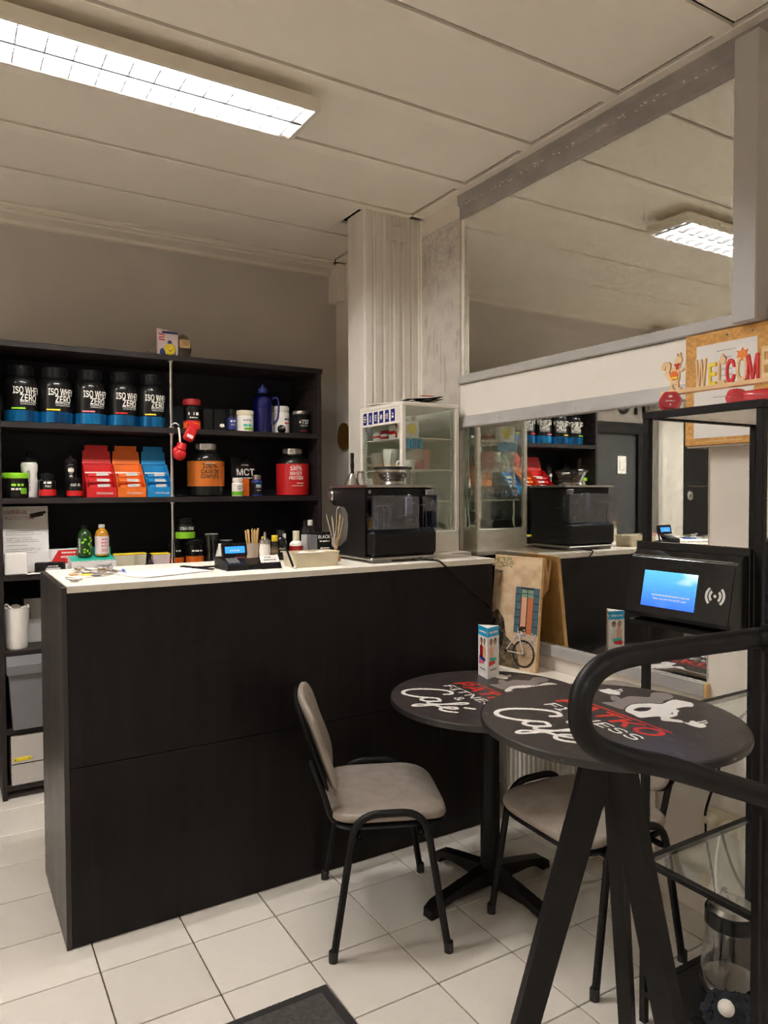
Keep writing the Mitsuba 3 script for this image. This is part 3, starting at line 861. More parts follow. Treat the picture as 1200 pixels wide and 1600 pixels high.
part(t, 'rosette', xf(cat(pet + [ellipsoid((0, -.004, 0), (.012, .008, .012), 1)]), None, (.008, -.028, .045)), 'yellow', True, to=to)
for bc, br in (((-.032, -.026, .03), (.016, .006, .022)), ((.028, -.026, .028), (.012, .005, .02)), ((.008, -.026, .085), (.012, .005, .014))):
    part(t, 'bow', ellipsoid(bc, br, 1), 'navy', True, to=to)
st = trimesh.creation.icosphere(subdivisions=4)
sv = np.asarray(st.vertices)
sv = sv * [.048, .034, .085] * (1 + .12 * (meshkit.fbm(sv * 3 + 5, 4, 2)[:, None] - .5))
sv[:, 2] = np.maximum(sv[:, 2], -.065)
t = thing('stone_trophy', 'dark rough stone with a small wooden plaque on top of the shelf unit', 'trophy')
part(t, 'stone', mesh(sv, st.faces), 'stone', True, to=at(1.205, 4.22, TZ + .065))
part(t, 'plaque', cat(bx(-.03, .03, -.004, .004, -.022, .026, .002)), 'wood', to=T().translate([1.205, 4.178, TZ + .085]).rotate([1, 0, 0], -6))
part(t, 'plaque_text', frame(cat(*[xf(poly3(sbox(-.02, z, .02, z + .002), .0006), None) for z in (-.012, -.005, .002, .009, .015)]), (1.205, 4.1730, TZ + .085), (1, 0, 0), (0, .1, 1)), 'stone')
st2 = ellipsoid((0, 0, 0), (.03, .02, .022), 3)
solo('pebble', mesh(np.asarray(st2.vertices), st2.faces), 'stone', 'small dark stone beside the gift bag on top of the shelf unit', 'stone', smooth=True, to=at(1.03, 4.22, TZ + .022))

# lower shelf level with the counter
t = thing('notice_sheet', 'printed white notice sheet leaning against the shelf back at the left end', 'notice')
o, r_, u_ = np.array([.372, 4.20, SC]), (1, .06, 0), (0, .12, 1)
part(t, 'sheet', frame(poly3(sbox(-.108, 0, .108, .345), .0012), o, r_, u_), 'paper')
part(t, 'heading', frame(cat(xf(text('KAMERÁVAL', .020, .0006, True, .11), None, (-.045, .305, .0008)), xf(text('MEGFIGYELT TERÜLET', .016, .0006, False, .15), None, (-.02, .276, .0008))), o, r_, u_), 'red_dark')
part(t, 'camera_picture', frame(xf(poly3(unary_union([affinity.rotate(sbox(.02, .288, .085, .312), 12), sbox(.03, .28, .036, .295), affinity.rotate(sbox(.08, .305, .098, .318), 12)]), .0006), None, (0, 0, .0008)), o, r_, u_), 'black_satin')
lines = [xf(poly3(sbox(-.095, z, -.095 + w, z + .0028), .0005), None, (0, 0, .0008)) for z, w in ((.215, .16), (.205, .13), (.195, .17), (.178, .12), (.168, .15), (.158, .16), (.14, .10), (.12, .17), (.11, .16), (.10, .15))]
part(t, 'text_lines', frame(cat(lines), o, r_, u_), 'grey')
t = thing('leaflet_box', 'small white card box in front of the notice sheet', 'box')
part(t, 'box', bx(.262, .366, 4.105, 4.150, SC, SC + .108, .003), 'paper')
part(t, 'wave_print', frame(poly3(unary_union([stroke([(-.045, .03), (-.01, .036), (.02, .028), (.045, .04)], .002), stroke([(-.045, .022), (-.01, .028), (.02, .02), (.045, .03)], .0012)]), .0006), (.314, 4.1145, SC), (1, 0, 0), (0, 0, 1)), 'grey')
t = thing('camera_sign', 'red and white warning card behind the black carton', 'sign')
o, r_, u_ = np.array([.548, 4.215, SC]), (1, 0, 0), (0, .18, 1)
part(t, 'card', frame(poly3(sbox(-.078, 0, .078, .115), .0015), o, r_, u_), 'paper')
part(t, 'red_field', frame(xf(poly3(Polygon([(-.065, .035), (.072, .035), (.072, .108), (-.02, .108)]), .0006), None, (0, 0, .001)), o, r_, u_), 'red')
part(t, 'lettering', frame(cat(xf(text('Kamerával', .012, .0005, True, .07), None, (.03, .088, .0017)), xf(text('megfigyelt', .012, .0005, True, .074), None, (.028, .066, .0017)), xf(text('terület', .012, .0005, True, .045), None, (.042, .044, .0017))), o, r_, u_), 'white')
t = thing('carton', 'long black carton with a white label lying left of the teal display box', 'box')
to = at(.475, 4.135, SC, -.35)
part(t, 'box', bx(-.07, .07, -.024, .024, 0, .052, .0015), 'black_satin', to=to)
part(t, 'label', frame(cat(poly3(sbox(-.015, .008, .055, .026), .0006), xf(text('~USB 2.0', .008, .0006, True, .05), None, (.02, .03, 0))), (0, -.0244, 0), (1, 0, 0), (0, 0, 1)), 'light_grey', to=to)
for i, (x, y, a) in enumerate(((.40, 4.115, .3), (.425, 4.125, -.1))):
    solo('card', bx(-.043, .043, -.027, .027, 0, .001), 'paper', 'loose white card lying in front of the notice sheet', 'card', 'loose cards by the notice sheet', to=at(x, y, SC + .0011 * i, a))
t = thing('display_stand', 'low white and teal display box carrying two bottles', 'display box')
part(t, 'box', prism([(4.09, SC), (4.24, SC), (4.24, SC + .072), (4.09, SC + .048)], 'x', .572, .795), 'paper')
part(t, 'teal_top', prism([(4.098, SC + .0495), (4.24, SC + .0722), (4.24, SC + .074), (4.098, SC + .0513)], 'x', .574, .793), 'teal')
part(t, 'edge_scallops', cat(*[lathe([(0, 0), (.008, 0), (.008, .0015), (0, .0015)], 12, (.584 + .0165 * k, 4.099, SC + .0515)) for k in range(13)]), 'paper')
part(t, 'lettering', frame(text('yourself.', .017, .0006, True, .085), (.735, 4.0897, SC + .017), (1, 0, 0), (0, 0, 1)), 'bin_grey')
part(t, 'back_card', bx(.572, .795, 4.24, 4.243, SC, SC + .115, .001), 'teal')


def drink(label, x, y, z, r, h, body, cap, label_mat, words, wm, extra=None):
    t = thing('drink_bottle', label, 'bottle')
    to = at(x, y, z)
    part(t, 'body', lathe([(0, 0), (r * .9, 0), (r, .006), (r, h * .66), (r * .8, h * .78), (r * .42, h * .87), (r * .40, h * .91), (0, h * .91)], 26), body, 35, to=to)
    part(t, 'cap', lathe([(0, h * .895), (r * .46, h * .895), (r * .48, h * .9), (r * .46, h), (0, h)], 20), cap, 35, to=to)
    part(t, 'label', lathe([(r + .0002, h * .06), (r + .0009, h * .06), (r + .0009, h * .63), (r + .0002, h * .63)], 26), label_mat, 35, to=to)
    part(t, 'lettering', cat(*[wrap(text(s, ch, .0006, True, w), r + .0011, -PI / 2 + off, f * h) if not v else wrap(xf(text(s, ch, .0006, True, w), rz(PI / 2)), r + .0011, -PI / 2 + off, f * h)
                               for s, ch, f, off, w, v in words]), wm, to=to)
    if extra:
        part(t, 'print', cat(*[wrap(m, r + .0011, -PI / 2 + off, f * h) for m, off, f in extra[1]]), extra[0], to=to)


crng = random.Random(8)
blobs = [(poly3(affinity.rotate(affinity.scale(Point(0, 0).buffer(.006, quad_segs=2), crng.uniform(.8, 1.7), crng.uniform(.6, 1.2)), crng.uniform(0, 180)), .0006), crng.uniform(-.5, 1.0), .1 + .045 * k) for k in range(12)]
drink('green camouflage drink bottle with a dark cap on the teal display box', .652, 4.185, SC + .0705, .036, .168, 'green_dark', 'black_plastic', 'green_dark', [('POWER', .012, .36, -.75, .075, True)], 'white', ('lime', blobs))
drink('pale pink drink bottle with a white cap on the teal display box', .740, 4.185, SC + .0705, .036, .17, 'amber', 'light_grey', 'pale_pink',
      [('~FIT', .010, .50, .2, .03, False), ('~drink', .009, .40, .2, .035, False), ('~peach', .009, .30, .2, .035, False), ('ZERO', .012, .14, .2, .036, False)], 'pink')


def tubbox(label, x, y, w, d, h, lidded, tr=False):
    t = thing('food_container', label, 'container')
    to = at(x, y, SC)
    b, tp = (w / 2 * .86, d / 2 * .86), (w / 2, d / 2)
    v = [(s * b[0], q * b[1], 0) for s in (-1, 1) for q in (-1, 1)] + [(s * tp[0], q * tp[1], h - .008) for s in (-1, 1) for q in (-1, 1)]
    hl = trimesh.convex.convex_hull(np.array(v))
    part(t, 'tub', mesh(hl.vertices, hl.faces), 'cream' if not tr else 'pale_pink', to=to)
    part(t, 'lid', bx(-tp[0] - .002, tp[0] + .002, -tp[1] - .002, tp[1] + .002, h - .009, h, .003), 'yellow', to=to)


tubbox('rectangular cream container with a yellow lid right of the teal display box', .850, 4.16, .105, .07, .078, True)
tubbox('smaller cream container with a yellow lid left of the little black bell', .932, 4.17, .068, .06, .078, True)
tubbox('pale container with a yellow lid next to the chrome pole', 1.045, 4.16, .098, .07, .072, True, True)
t = thing('counter_bell', 'little black bell-shaped stamp between two yellow-lidded containers', 'stamp')
part(t, 'body', lathe([(0, 0), (.026, 0), (.026, .012), (.02, .022), (.010, .034), (.007, .05), (.010, .06), (.009, .072), (0, .075)], 22, (.978, 4.12, SC)), 'black_plastic', 30)

jar('supplement_jar', 'black jar with an orange base label beside the chrome pole on the counter-level shelf', 'jar', 1.256, 4.2, SC, .050, .138, 'black_gloss', 'black_plastic', .024, 1.0, neck=.9, shoulder=.06,
    bands=[(.04, .32, 'orange', 'label')], texts=[('~CREATINE', .012, .5, 'white', .05, .07)], ribs=34)
jar('supplement_jar', 'black jar with an orange base half behind the chrome pole on the counter-level shelf', 'jar', 1.160, 4.25, SC, .044, .138, 'black_gloss', 'black_plastic', .024, 1.0, neck=.9, shoulder=.06,
    bands=[(.04, .26, 'orange', 'label')], texts=[('~pure', .012, .5, 'white', .05, .03)], ribs=34)
jar('supplement_jar', 'black jar with a lime green base stacked on the orange-based jars', 'jar', 1.208, 4.225, SC + .138, .055, .128, 'black_gloss', 'black_plastic', .03, .9, neck=.84, shoulder=.1,
    bands=[(.07, .36, 'lime', 'label')], texts=[('CREA ZERO', .016, .46, 'white', -.05, .085)], ribs=34)


def glass(label, x, y, z, r, h, group=None, base='glass'):
    t = thing(base, label, 'glass', group)
    part(t, 'wall', lathe([(0, .0), (r * .86, 0), (r, h), (r - .002, h), (r * .86 - .002, .012), (0, .010)], 30, (x, y, z)), 'glass', 35)
    part(t, 'rim', tube([(x + r * math.cos(q), y + r * math.sin(q), z + h) for q in np.linspace(0, 2 * PI, 27)[:-1]], .0016, 6, closed=True), 'light_grey', True)


glass('tall clear drinking glass right of the orange-based jar', 1.345, 4.17, SC, .039, .168)
glass('short clear drinking glass behind the card terminal', 1.452, 4.22, SC, .036, .125)
solo('funnel', lathe([(0, 0), (.04, 0), (.038, .01), (.012, .095), (.010, .115), (0, .115)], 24), 'white', 'white cone-shaped funnel beside the clear drinking glass', 'funnel', smooth=30, to=at(1.376, 4.105, SC))

# lower left compartments
t = thing('plastic_bin', 'white plastic bin with a crumpled lining on the shelf left of the counter', 'bin')
to = at(.315, 4.165, SD)
part(t, 'bin', cat(lathe([(0, 0), (.048, 0), (.052, .01), (.060, .21), (.057, .21), (.05, .02), (0, .02)], 26)), 'white', 30, to=to)
part(t, 'lining', tube(smoothpath([(.058 * math.cos(q), .058 * math.sin(q), .21 + .006 * math.sin(5 * q) + (.02 if abs(q - 3.6) < .35 else 0)) for q in np.linspace(0, 2 * PI, 19)[:-1]], 3, True), .004, 6, closed=True), 'paper', True, to=to)
solo('folder', bx(.36, .485, 4.27, 4.29, SD, SD + .235, .002), 'light_grey', 'pale grey folder standing behind the white plastic bin', 'folder')
gb = ellipsoid((0, 0, 0), (.045, .03, .035), 3)
gv = np.asarray(gb.vertices) * (1 + .35 * (meshkit.fbm(np.asarray(gb.vertices) * 40, 3, 4)[:, None] - .5))
solo('plastic_bag', mesh(gv, gb.faces), 'teal', 'crumpled pale green bag on the shelf beside the grey folder', 'bag', smooth=True, to=at(.535, 4.18, SD + .033))
t = thing('storage_box', 'grey plastic tub with a folded rim on the lower shelf left of the counter', 'tub')
tv = [(.285, 4.06, SE), (.60, 4.06, SE), (.60, 4.36, SE), (.285, 4.36, SE), (.268, 4.035, .665), (.62, 4.035, .665), (.62, 4.38, .665), (.268, 4.38, .665)]
hl = trimesh.convex.convex_hull(np.array(tv))
part(t, 'tub', mesh(hl.vertices, hl.faces), 'bin_grey')
part(t, 'rim', prism([(4.02, .648), (4.39, .648), (4.395, .70), (4.30, .735), (4.10, .735), (4.015, .695)], 'x', .26, .63), 'bin_grey', label='folded grey rim')
t = thing('drawer_box', 'pale grey box with a yellow tag on the bottom shelf', 'box')
part(t, 'box', bx(.275, .62, 4.08, 4.38, .075, .325, .003), 'box_grey')
part(t, 'seam', bx(.275, .62, 4.0785, 4.0815, .180, .184), 'black_satin')
part(t, 'tag', bx(.285, .365, 4.0775, 4.0812, .196, .215, .001), 'yellow')
part(t, 'tag_rivet', cat(*[lathe([(0, 0), (.003, 0), (.003, .001), (0, .001)], 8) for _ in range(1)]), 'black_satin', to=T().translate([.292, 4.0775, .205]).rotate([1, 0, 0], 90))
part(t, 'tag_rivet', cat(*[lathe([(0, 0), (.003, 0), (.003, .001), (0, .001)], 8) for _ in range(1)]), 'black_satin', to=T().translate([.357, 4.0775, .205]).rotate([1, 0, 0], 90))

# ================================================================== ON THE COUNTER
CZ = 1.24
t = thing('paper_stack', 'white sheets of paper in a clear sleeve on the counter', 'papers')
for k, (x, y, a) in enumerate(((.735, 2.875, .34), (.728, 2.868, .30), (.741, 2.870, .37))):
    part(t, 'sheet', bx(-.15, .15, -.105, .105, 0, .0012), 'paper', to=at(x, y, CZ + .0003 + .0014 * k, a))
part(t, 'clip', bx(-.012, .012, -.1, .1, 0, .004, .001), 'black_plastic', to=at(.884, 2.93, CZ + .0046, .34))
t = thing('pen', 'blue ballpoint pen lying beside the paper sheets on the counter', 'pen')
part(t, 'barrel', tube([(.612, 3.02, CZ + .0052), (.603, 2.93, CZ + .0052)], .005, 8), 'blue', True)
part(t, 'grip', tube([(.603, 2.93, CZ + .0052), (.598, 2.885, CZ + .0052), (.597, 2.872, CZ + .0052)], [.0052, .0045, .001], 8), 'light_grey', True)
krng = random.Random(12)
spots = [(.468, 2.99, .4), (.50, 2.955, 1.2), (.485, 3.05, -.3), (.535, 3.035, .8), (.555, 3.075, 2.0), (.575, 3.01, -.6), (.50, 2.88, .2), (.452, 3.07, 1.6), (.535, 2.92, .5), (.392, 2.745, .9)]
for i, (x, y, a) in enumerate(spots):
    brassy = i in (0, 3, 7)
    t = thing('key', 'single silver key with a wire ring near the front left counter corner' if i == 9 else ('brass key among the loose keys on the counter' if brassy else 'steel key among the loose keys on the counter'), 'key',
              None if i == 9 else ('brass keys on the counter' if brassy else 'steel keys on the counter'))
    to = at(x, y, CZ + .0006 + .0032 * (i % 4), a)
    bow = Point(0, 0).buffer(.0145, quad_segs=5).difference(Point(-.007, 0).buffer(.0042, quad_segs=4))
    blade = unary_union([sbox(.010, -.0055, .046, .0055), Polygon([(.046, -.0055), (.051, 0), (.046, .0055)])]).difference(unary_union([Polygon([(.018 + .007 * k, .0057), (.0215 + .007 * k, .002), (.025 + .007 * k, .0057)]) for k in range(3)]))
    mt = 'brass' if brassy else 'steel'
    part(t, 'key', poly3(unary_union([bow, blade]), .0030), mt, to=to)
    part(t, 'ring', tube([(-.021 + .017 * math.cos(q), .017 * math.sin(q), .004 + .007 * (1 - math.cos(q))) for q in np.linspace(0, 2 * PI, 21)[:-1]], .0018, 6, closed=True), 'chrome', True, to=to)
    if i % 2 == 0:
        part(t, 'tag', bx(-.066, -.034, -.011, .011, .001, .006, .002), ('wood', 'cream', 'black_satin', 'yellow', 'bin_grey')[i // 2], to=to)

# cash terminal
t = thing('card_terminal', 'black payment terminal with a raised blue display on the counter', 'payment terminal')
to = at(1.045, 2.86, CZ, .02)
part(t, 'base', cat(prism([(-.075, 0), (.075, 0), (.075, .048), (-.02, .042), (-.075, .024)], 'x', -.085, .005), prism([(-.07, 0), (.06, 0), (.06, .036), (-.07, .020)], 'x', .008, .10)), 'black_plastic', to=to)
part(t, 'display_stalk', bx(-.055, -.035, .02, .035, .03, .062, .003), 'black_plastic', to=to)
part(t, 'display_housing', frame(poly3(sbox(-.048, 0, .048, .046).buffer(.004), .016), (-.030, -.004, .054), (1, 0, 0), (0, .25, 1)), 'black_plastic', to=to)
part(t, 'display', frame(poly3(sbox(-.042, .012, .042, .040), .001), (-.030, -.0182 + .014 - .0158, .054), (1, 0, 0), (0, .25, 1)), 'blue', to=to, emitter={'type': 'area', 'radiance': {'type': 'rgb', 'value': [.015, .2, .75]}})
part(t, 'display_text', frame(xf(text('~TERMINAL', .008, .0005, True, .045), None, (0, .019, .0018)), (-.030, -.0182 + .014 - .0158, .054), (1, 0, 0), (0, .25, 1)), 'white', to=to)
part(t, 'keypad', cat(*[bx(-.07 + .016 * i, -.058 + .016 * i, -.058 + .016 * j, -.046 + .016 * j, .026 + .0055 * j, .036 + .0055 * j, .001) for i in range(3) for j in range(3)]), 'grey', to=to)
part(t, 'receipt', xf(poly3(sbox(-.02, -.03, .02, .03), .001), rx(.2), (-.0, .02, .049)), 'pink', to=to)
part(t, 'port', cat(bx(-.05, -.04, -.0762, -.0745, .006, .014), bx(-.03, -.018, -.0762, -.0745, .006, .014)), 'void', to=to)
part(t, 'cable', tube(smoothpath([(-.08, .05, .01), (-.12, .09, .006), (-.17, .10, .005), (-.2, .16, .005)], 6), .004, 8), 'black_plastic', True, to=to)
t = thing('price_sign', 'white card in a slanted black holder beside the payment terminal', 'sign')
o, r_, u_ = np.array([1.148, 2.785, CZ]), (1, 0, 0), (0, .75, 1)
part(t, 'holder', frame(poly3(sbox(-.042, 0, .045, .062), .006), o, r_, u_), 'black_plastic')
part(t, 'card', frame(xf(poly3(sbox(-.040, .026, .042, .061), .001), None, (0, 0, .0065)), o, r_, u_), 'paper')
part(t, 'lettering', frame(cat(xf(text('~CAFFE & BAR', .008, .0004, True, .055), None, (.002, .034, .0077)), xf(text('~+36 20', .006, .0004, True, .03), None, (-.005, .048, .0077))), o, r_, u_), 'bin_grey')
part(t, 'foot', prism([(2.795, CZ), (2.85, CZ), (2.84, CZ + .03)], 'x', 1.11, 1.19), 'black_plastic')
t = thing('marker_pen', 'black pen leaning on the cream tray next to the white card', 'pen')
part(t, 'barrel', tube([(1.218, 2.72, CZ + .006), (1.196, 2.765, CZ + .108)], .0045, 8), 'black_plastic', True)
part(t, 'cap', tube([(1.2245, 2.7075, CZ + .0055), (1.218, 2.72, CZ + .0065)], .0052, 8), 'light_grey', True)
t = thing('tray', 'rectangular cream plastic tray with rounded corners on the counter', 'tray')
to = at(1.335, 2.80, CZ, 0)
outer = sbox(-.095, -.05, .095, .05).buffer(.012)
rings = []
for z, s in ((0, .93), (.058, 1.0), (.062, 1.03), (.062, 1.0), (.058, .98), (.006, .90)):
    q = affinity.scale(outer, s, s)
    rings.append(np.array([[*c, z] for c in q.exterior.coords[:-1]]))
k = len(rings[0])
V = np.vstack(rings + [[[0, 0, 0]], [[0, 0, .006]]])
Fq = []
for i in range(5):
    for j in range(k):
        a, b, c, d = i * k + j, i * k + (j + 1) % k, (i + 1) * k + (j + 1) % k, (i + 1) * k + j
        Fq += [[a, c, b], [a, d, c]]
for j in range(k):
    Fq += [[6 * k, j, (j + 1) % k], [6 * k + 1, 5 * k + (j + 1) % k, 5 * k + j]]
part(t, 'tray', mesh(V, Fq), 'tray_cream', 40, to=to)
srng = random.Random(2)
sug = [xf(bx(-.02, .02, -.008, .008, -.004, .004, .003), rz(srng.uniform(0, 3)) @ rx(srng.uniform(-.5, .5)), (srng.uniform(-.07, .07), srng.uniform(-.032, .032), .03 + .026 * srng.random())) for _ in range(34)]
solo('sugar_sachets', cat(sug), 'paper', 'small white sachets heaped in the cream tray', 'sachets', to=to)
labels['sugar_sachets']['kind'] = 'stuff'

t = thing('stirrer_cup', 'tumbler that holds the wooden stirrers behind the payment terminal', 'cup')
part(t, 'cup', lathe([(0, 0), (.026, 0), (.032, .085), (.030, .085), (.025, .006), (0, .006)], 24), 'taupe', 30, to=at(1.19, 3.10, CZ))
for k in range(12):
    a, rr = k * 2.4, .004 + .0015 * k
    to = T().translate([1.19 + rr * math.cos(a), 3.10 + rr * math.sin(a), CZ + .008]).rotate([math.sin(a), -math.cos(a), 0], -6).rotate([0, 0, 1], 40 * k)
    solo('wooden_stirrer', bx(-.004, .004, -.0008, .0008, 0, .135 + .004 * (k % 3), .0006), 'stick', 'wooden stirrer standing in the tumbler behind the payment terminal', 'stirrer', 'wooden stirrers in the tumbler', to=to)
t = thing('sugar_dispenser', 'glass sugar dispenser with a chrome spout beside the wooden stirrers', 'dispenser')
to = at(1.232, 3.06, CZ)
part(t, 'jar', lathe([(0, 0), (.022, 0), (.026, .05), (.022, .085), (0, .085)], 22), 'white', 30, to=to)
part(t, 'lid', lathe([(0, .083), (.024, .083), (.024, .098), (.012, .105), (.007, .108), (.005, .135), (0, .135)], 20), 'chrome', 30, to=to)


def sbottle(label, x, y, r, h, body, cap, capr=.5, caph=.25, label_mat=None, words=(), base='small_bottle'):
    t = thing(base, label, 'bottle')
    to = at(x, y, CZ)
    hb = h * (1 - caph)
    part(t, 'body', lathe([(0, 0), (r * .92, 0), (r, .004), (r, hb * .8), (r * .8, hb * .92), (r * capr * .85, hb), (0, hb)], 22), body, 35, to=to)
    part(t, 'cap', lathe([(0, hb - .002), (r * capr, hb - .002), (r * capr, h - .002), (r * capr * .9, h), (0, h)], 18), cap, 35, to=to)
    if label_mat:
        part(t, 'label', lathe([(r + .0001, hb * .12), (r + .0007, hb * .12), (r + .0007, hb * .72), (r + .0001, hb * .72)], 22), label_mat, 35, to=to)
    if words:
        part(t, 'lettering', cat(*[wrap(text(s, ch, .0005, True, w), r + .001, -PI / 2, f * h) for s, ch, f, w in words]), 'white', to=to)


sbottle('small brown bottle with a yellow cap right of the sugar dispenser', 1.295, 3.10, .015, .116, 'art_black', 'yellow', .95, .22, 'art_dark')
sbottle('smaller orange bottle with a yellow cap beside the sugar dispenser', 1.268, 3.16, .013, .108, 'orange', 'yellow', .9, .25)
sbottle('squat black bottle with a clear stopper behind the cream tray', 1.337, 3.13, .027, .138, 'black_gloss', 'pane_smoke', .6, .24, 'black_matte', [('BLACK', .008, .35, .032), ('~drops', .006, .27, .025)])
sbottle('slim black bottle with a white cap behind the squat black bottle', 1.374, 3.17, .012, .118, 'black_plastic', 'white', .7, .16)
sbottle('white and red jar with a cream cap behind the cream tray', 1.412, 3.12, .032, .132, 'white', 'cream', .5, .34, 'red_dark')
sbottle('clear flask with a black cap behind the black coffee carton', 1.480, 3.17, .017, .178, 'pane_smoke', 'black_plastic', .6, .14, 'light_grey')
sbottle('clear flask with a white cap behind the black coffee carton', 1.518, 3.19, .017, .178, 'pane_smoke', 'white', .7, .14, 'bin_grey')
for i, (x, y) in enumerate(((1.452, 3.09), (1.425, 3.06))):
    t = thing('creamer_pot', 'little clear pot with a white lid beside the black coffee carton', 'pot', 'little clear pots behind the tray')
    part(t, 'pot', lathe([(.014, 0), (.018, .028)], 18), 'pane', 30, to=at(x, y, CZ))
    part(t, 'lid', lathe([(0, .028), (.019, .028), (.019, .031), (0, .031)], 18), 'white', 30, to=at(x, y, CZ))
t = thing('coffee_carton', 'black coffee carton with white lettering behind the reed diffuser', 'box')
to = at(1.548, 3.135, CZ + .012, -.12)
part(t, 'box', bx(-.062, .046, -.022, .022, 0, .108, .0015), 'black_satin', to=to)
part(t, 'window', bx(-.0622, -.026, -.0225, .0225, .01, .10, .001), 'bin_grey', to=to)
part(t, 'lettering', frame(cat(xf(text('BLACK', .016, .0005, True, .06), None, (.008, .080, 0)), xf(text('~espresso', .009, .0005, True, .05), None, (.01, .062, 0)), xf(text('~capsules', .008, .0005, True, .046), None, (.012, .030, 0))), (0, -.0224, 0), (1, 0, 0), (0, 0, 1)), 'white', to=to)
part(t, 'orange_edge', bx(.046, .0466, -.02, .02, .008, .05), 'orange', to=to)
solo('black_tray', bx(1.455, 1.66, 3.10, 3.20, CZ, CZ + .012, .004), 'black_plastic', 'flat black tray under the black coffee carton', 'tray')
t = thing('reed_diffuser', 'reed diffuser with pale sticks in a small glass bottle beside the coffee machine', 'diffuser')
dx, dy = 1.508, 2.905
part(t, 'bottle', lathe([(0, 0), (.022, 0), (.0235, .004), (.0235, .03), (.016, .05), (.010, .062), (.011, .07), (.0095, .07), (.0085, .062)], 22, (dx, dy, CZ)), 'pane', 30)
part(t, 'oil', lathe([(0, .003), (.0205, .003), (.021, .028), (0, .028)], 22, (dx, dy, CZ)), 'amber', 30)
for k, (ax, ay) in enumerate(((-.042, .01), (-.03, -.02), (-.008, .015), (.012, -.02), (.03, .01), (.036, -.008), (-.05, -.005))):
    part(t, 'reed', tube([(dx - ax * .2, dy - ay * .3, CZ + .006), (dx + ax, dy + ay, CZ + .215 - .01 * (k % 3))], .0016, 6), 'stick' if k not in (2, 6) else 'white', True)

# ================================================================== COFFEE MACHINE (front to the staff side, tank towards the room)
cm = thing('coffee_machine', 'black espresso machine with a clear rear water tank on the counter', 'coffee machine')
MX0, MX1, MZ = 1.585, 1.938, 1.583


def inset(m, d):
    return m


prof = [(2.775, 1.262), (3.155, 1.262), (3.155, 1.285), (3.01, 1.300), (2.945, 1.335), (2.93, 1.40), (2.935, 1.455), (2.965, 1.482), (3.075, 1.490), (3.112, 1.512), (3.105, 1.545), (3.085, 1.572), (2.775, 1.572)]
# the deep left part with head and drip base; the right part stops short of the glass cabinet
part(cm, 'body', prism(prof, 'x', MX0, 1.900), 'black_satin', 20)
part(cm, 'body_back', cat(bx(1.900, MX1 - .004, 2.775, 3.015, 1.262, 1.572, .01), bx(MX0 + .03, MX1 - .012, 2.748, 2.777, 1.385, 1.570, .004)), 'black_satin')
part(cm, 'top_plate', prism([(MX0 - .006, 2.745), (MX1, 2.745), (MX1, 3.015), (1.90, 3.015), (1.90, 3.10), (MX0 - .006, 3.10)], 'z', 1.572, MZ), 'steel', label='brushed steel top tray')
part(cm, 'drawer', bx(MX0 + .004, MX1, 2.72, 2.776, 1.265, 1.385, .016), 'black_satin', 30)
part(cm, 'base_band', bx(MX0 - .002, MX1 + .002, 2.718, 3.02, 1.252, 1.266, .006), 'steel')
part(cm, 'base_band', bx(MX0 - .002, 1.90, 3.02, 3.16, 1.252, 1.264, .006), 'steel')
for x in (MX0 + .07, MX1 - .06):
    part(cm, 'foot', bx(x - .045, x + .045, 2.73, 2.80, CZ, 1.2525, .005), 'grey')
part(cm, 'foot', bx(MX0 + .03, MX0 + .2, 3.06, 3.14, CZ, 1.2525, .004), 'grey')
tank = part(cm, 'water_tank', cat(bx(MX0 + .006, MX1 - .004, 2.722, 2.7235, 1.388, 1.535), bx(MX0 + .006, MX0 + .0075, 2.722, 2.772, 1.388, 1.535), bx(MX1 - .0055, MX1 - .004, 2.722, 2.772, 1.388, 1.535)), 'pane_smoke')
part(tank, 'rim', cat(bx(MX0 + .004, MX1 - .002, 2.719, 2.724, 1.531, 1.537, .001), bx(MX0 + .004, MX0 + .009, 2.72, 2.772, 1.531, 1.537, .001), bx(MX1 - .007, MX1 - .002, 2.72, 2.772, 1.531, 1.537, .001),
                      bx(MX0 + .004, MX1 - .002, 2.719, 2.724, 1.386, 1.391, .001)), 'pane_smoke')
part(tank, 'filter', cat(bx(1.772, 1.808, 2.728, 2.742, 1.452, 1.528, .003), bx(1.785, 1.795, 2.73, 2.74, 1.528, 1.542, .002), bx(1.806, 1.818, 2.728, 2.738, 1.495, 1.505, .002)), 'light_grey', label='pale grey filter cartridge')
part(tank, 'filter_holder', bx(1.765, 1.825, 2.730, 2.746, 1.405, 1.452, .008), 'black_gloss')
part(tank, 'mark', bx(1.785, 1.812, 2.7288, 2.7302, 1.424, 1.430), 'light_grey')
for x, w in ((1.635, .045), (1.655, .06), (1.86, .045)):
    part(tank, 'arch', tube(smoothpath([(x - w / 2, 2.735, 1.395), (x - w / 2, 2.735, 1.47), (x - w * .35, 2.735, 1.49), (x + w * .35, 2.735, 1.49), (x + w / 2, 2.735, 1.47), (x + w / 2, 2.735, 1.395)], 4), .0022, 6), 'chrome', True)
part(cm, 'tank_grip', bx(MX1 - .05, MX1 - .006, 2.735, 2.75, 1.535, 1.562, .003), 'grey')
part(cm, 'screw', lathe([(0, 0), (.011, 0), (.011, .004), (.004, .006), (0, .006)], 16), 'chrome', 30, to=T().translate([1.612, 2.7745, 1.552]).rotate([1, 0, 0], 90))
part(cm, 'steam_knob', lathe([(0, 0), (.027, 0), (.027, .022), (.022, .028), (0, .028)], 26), 'steel', 30, to=T().translate([MX0 + .003, 3.066, 1.535]).rotate([0, 1, 0], -90), label='round steel knob on the side')
part(cm, 'group_head', lathe([(0, 0), (.035, 0), (.035, .04), (0, .04)], 24, (1.745, 3.035, 1.446)), 'black_gloss', 30)
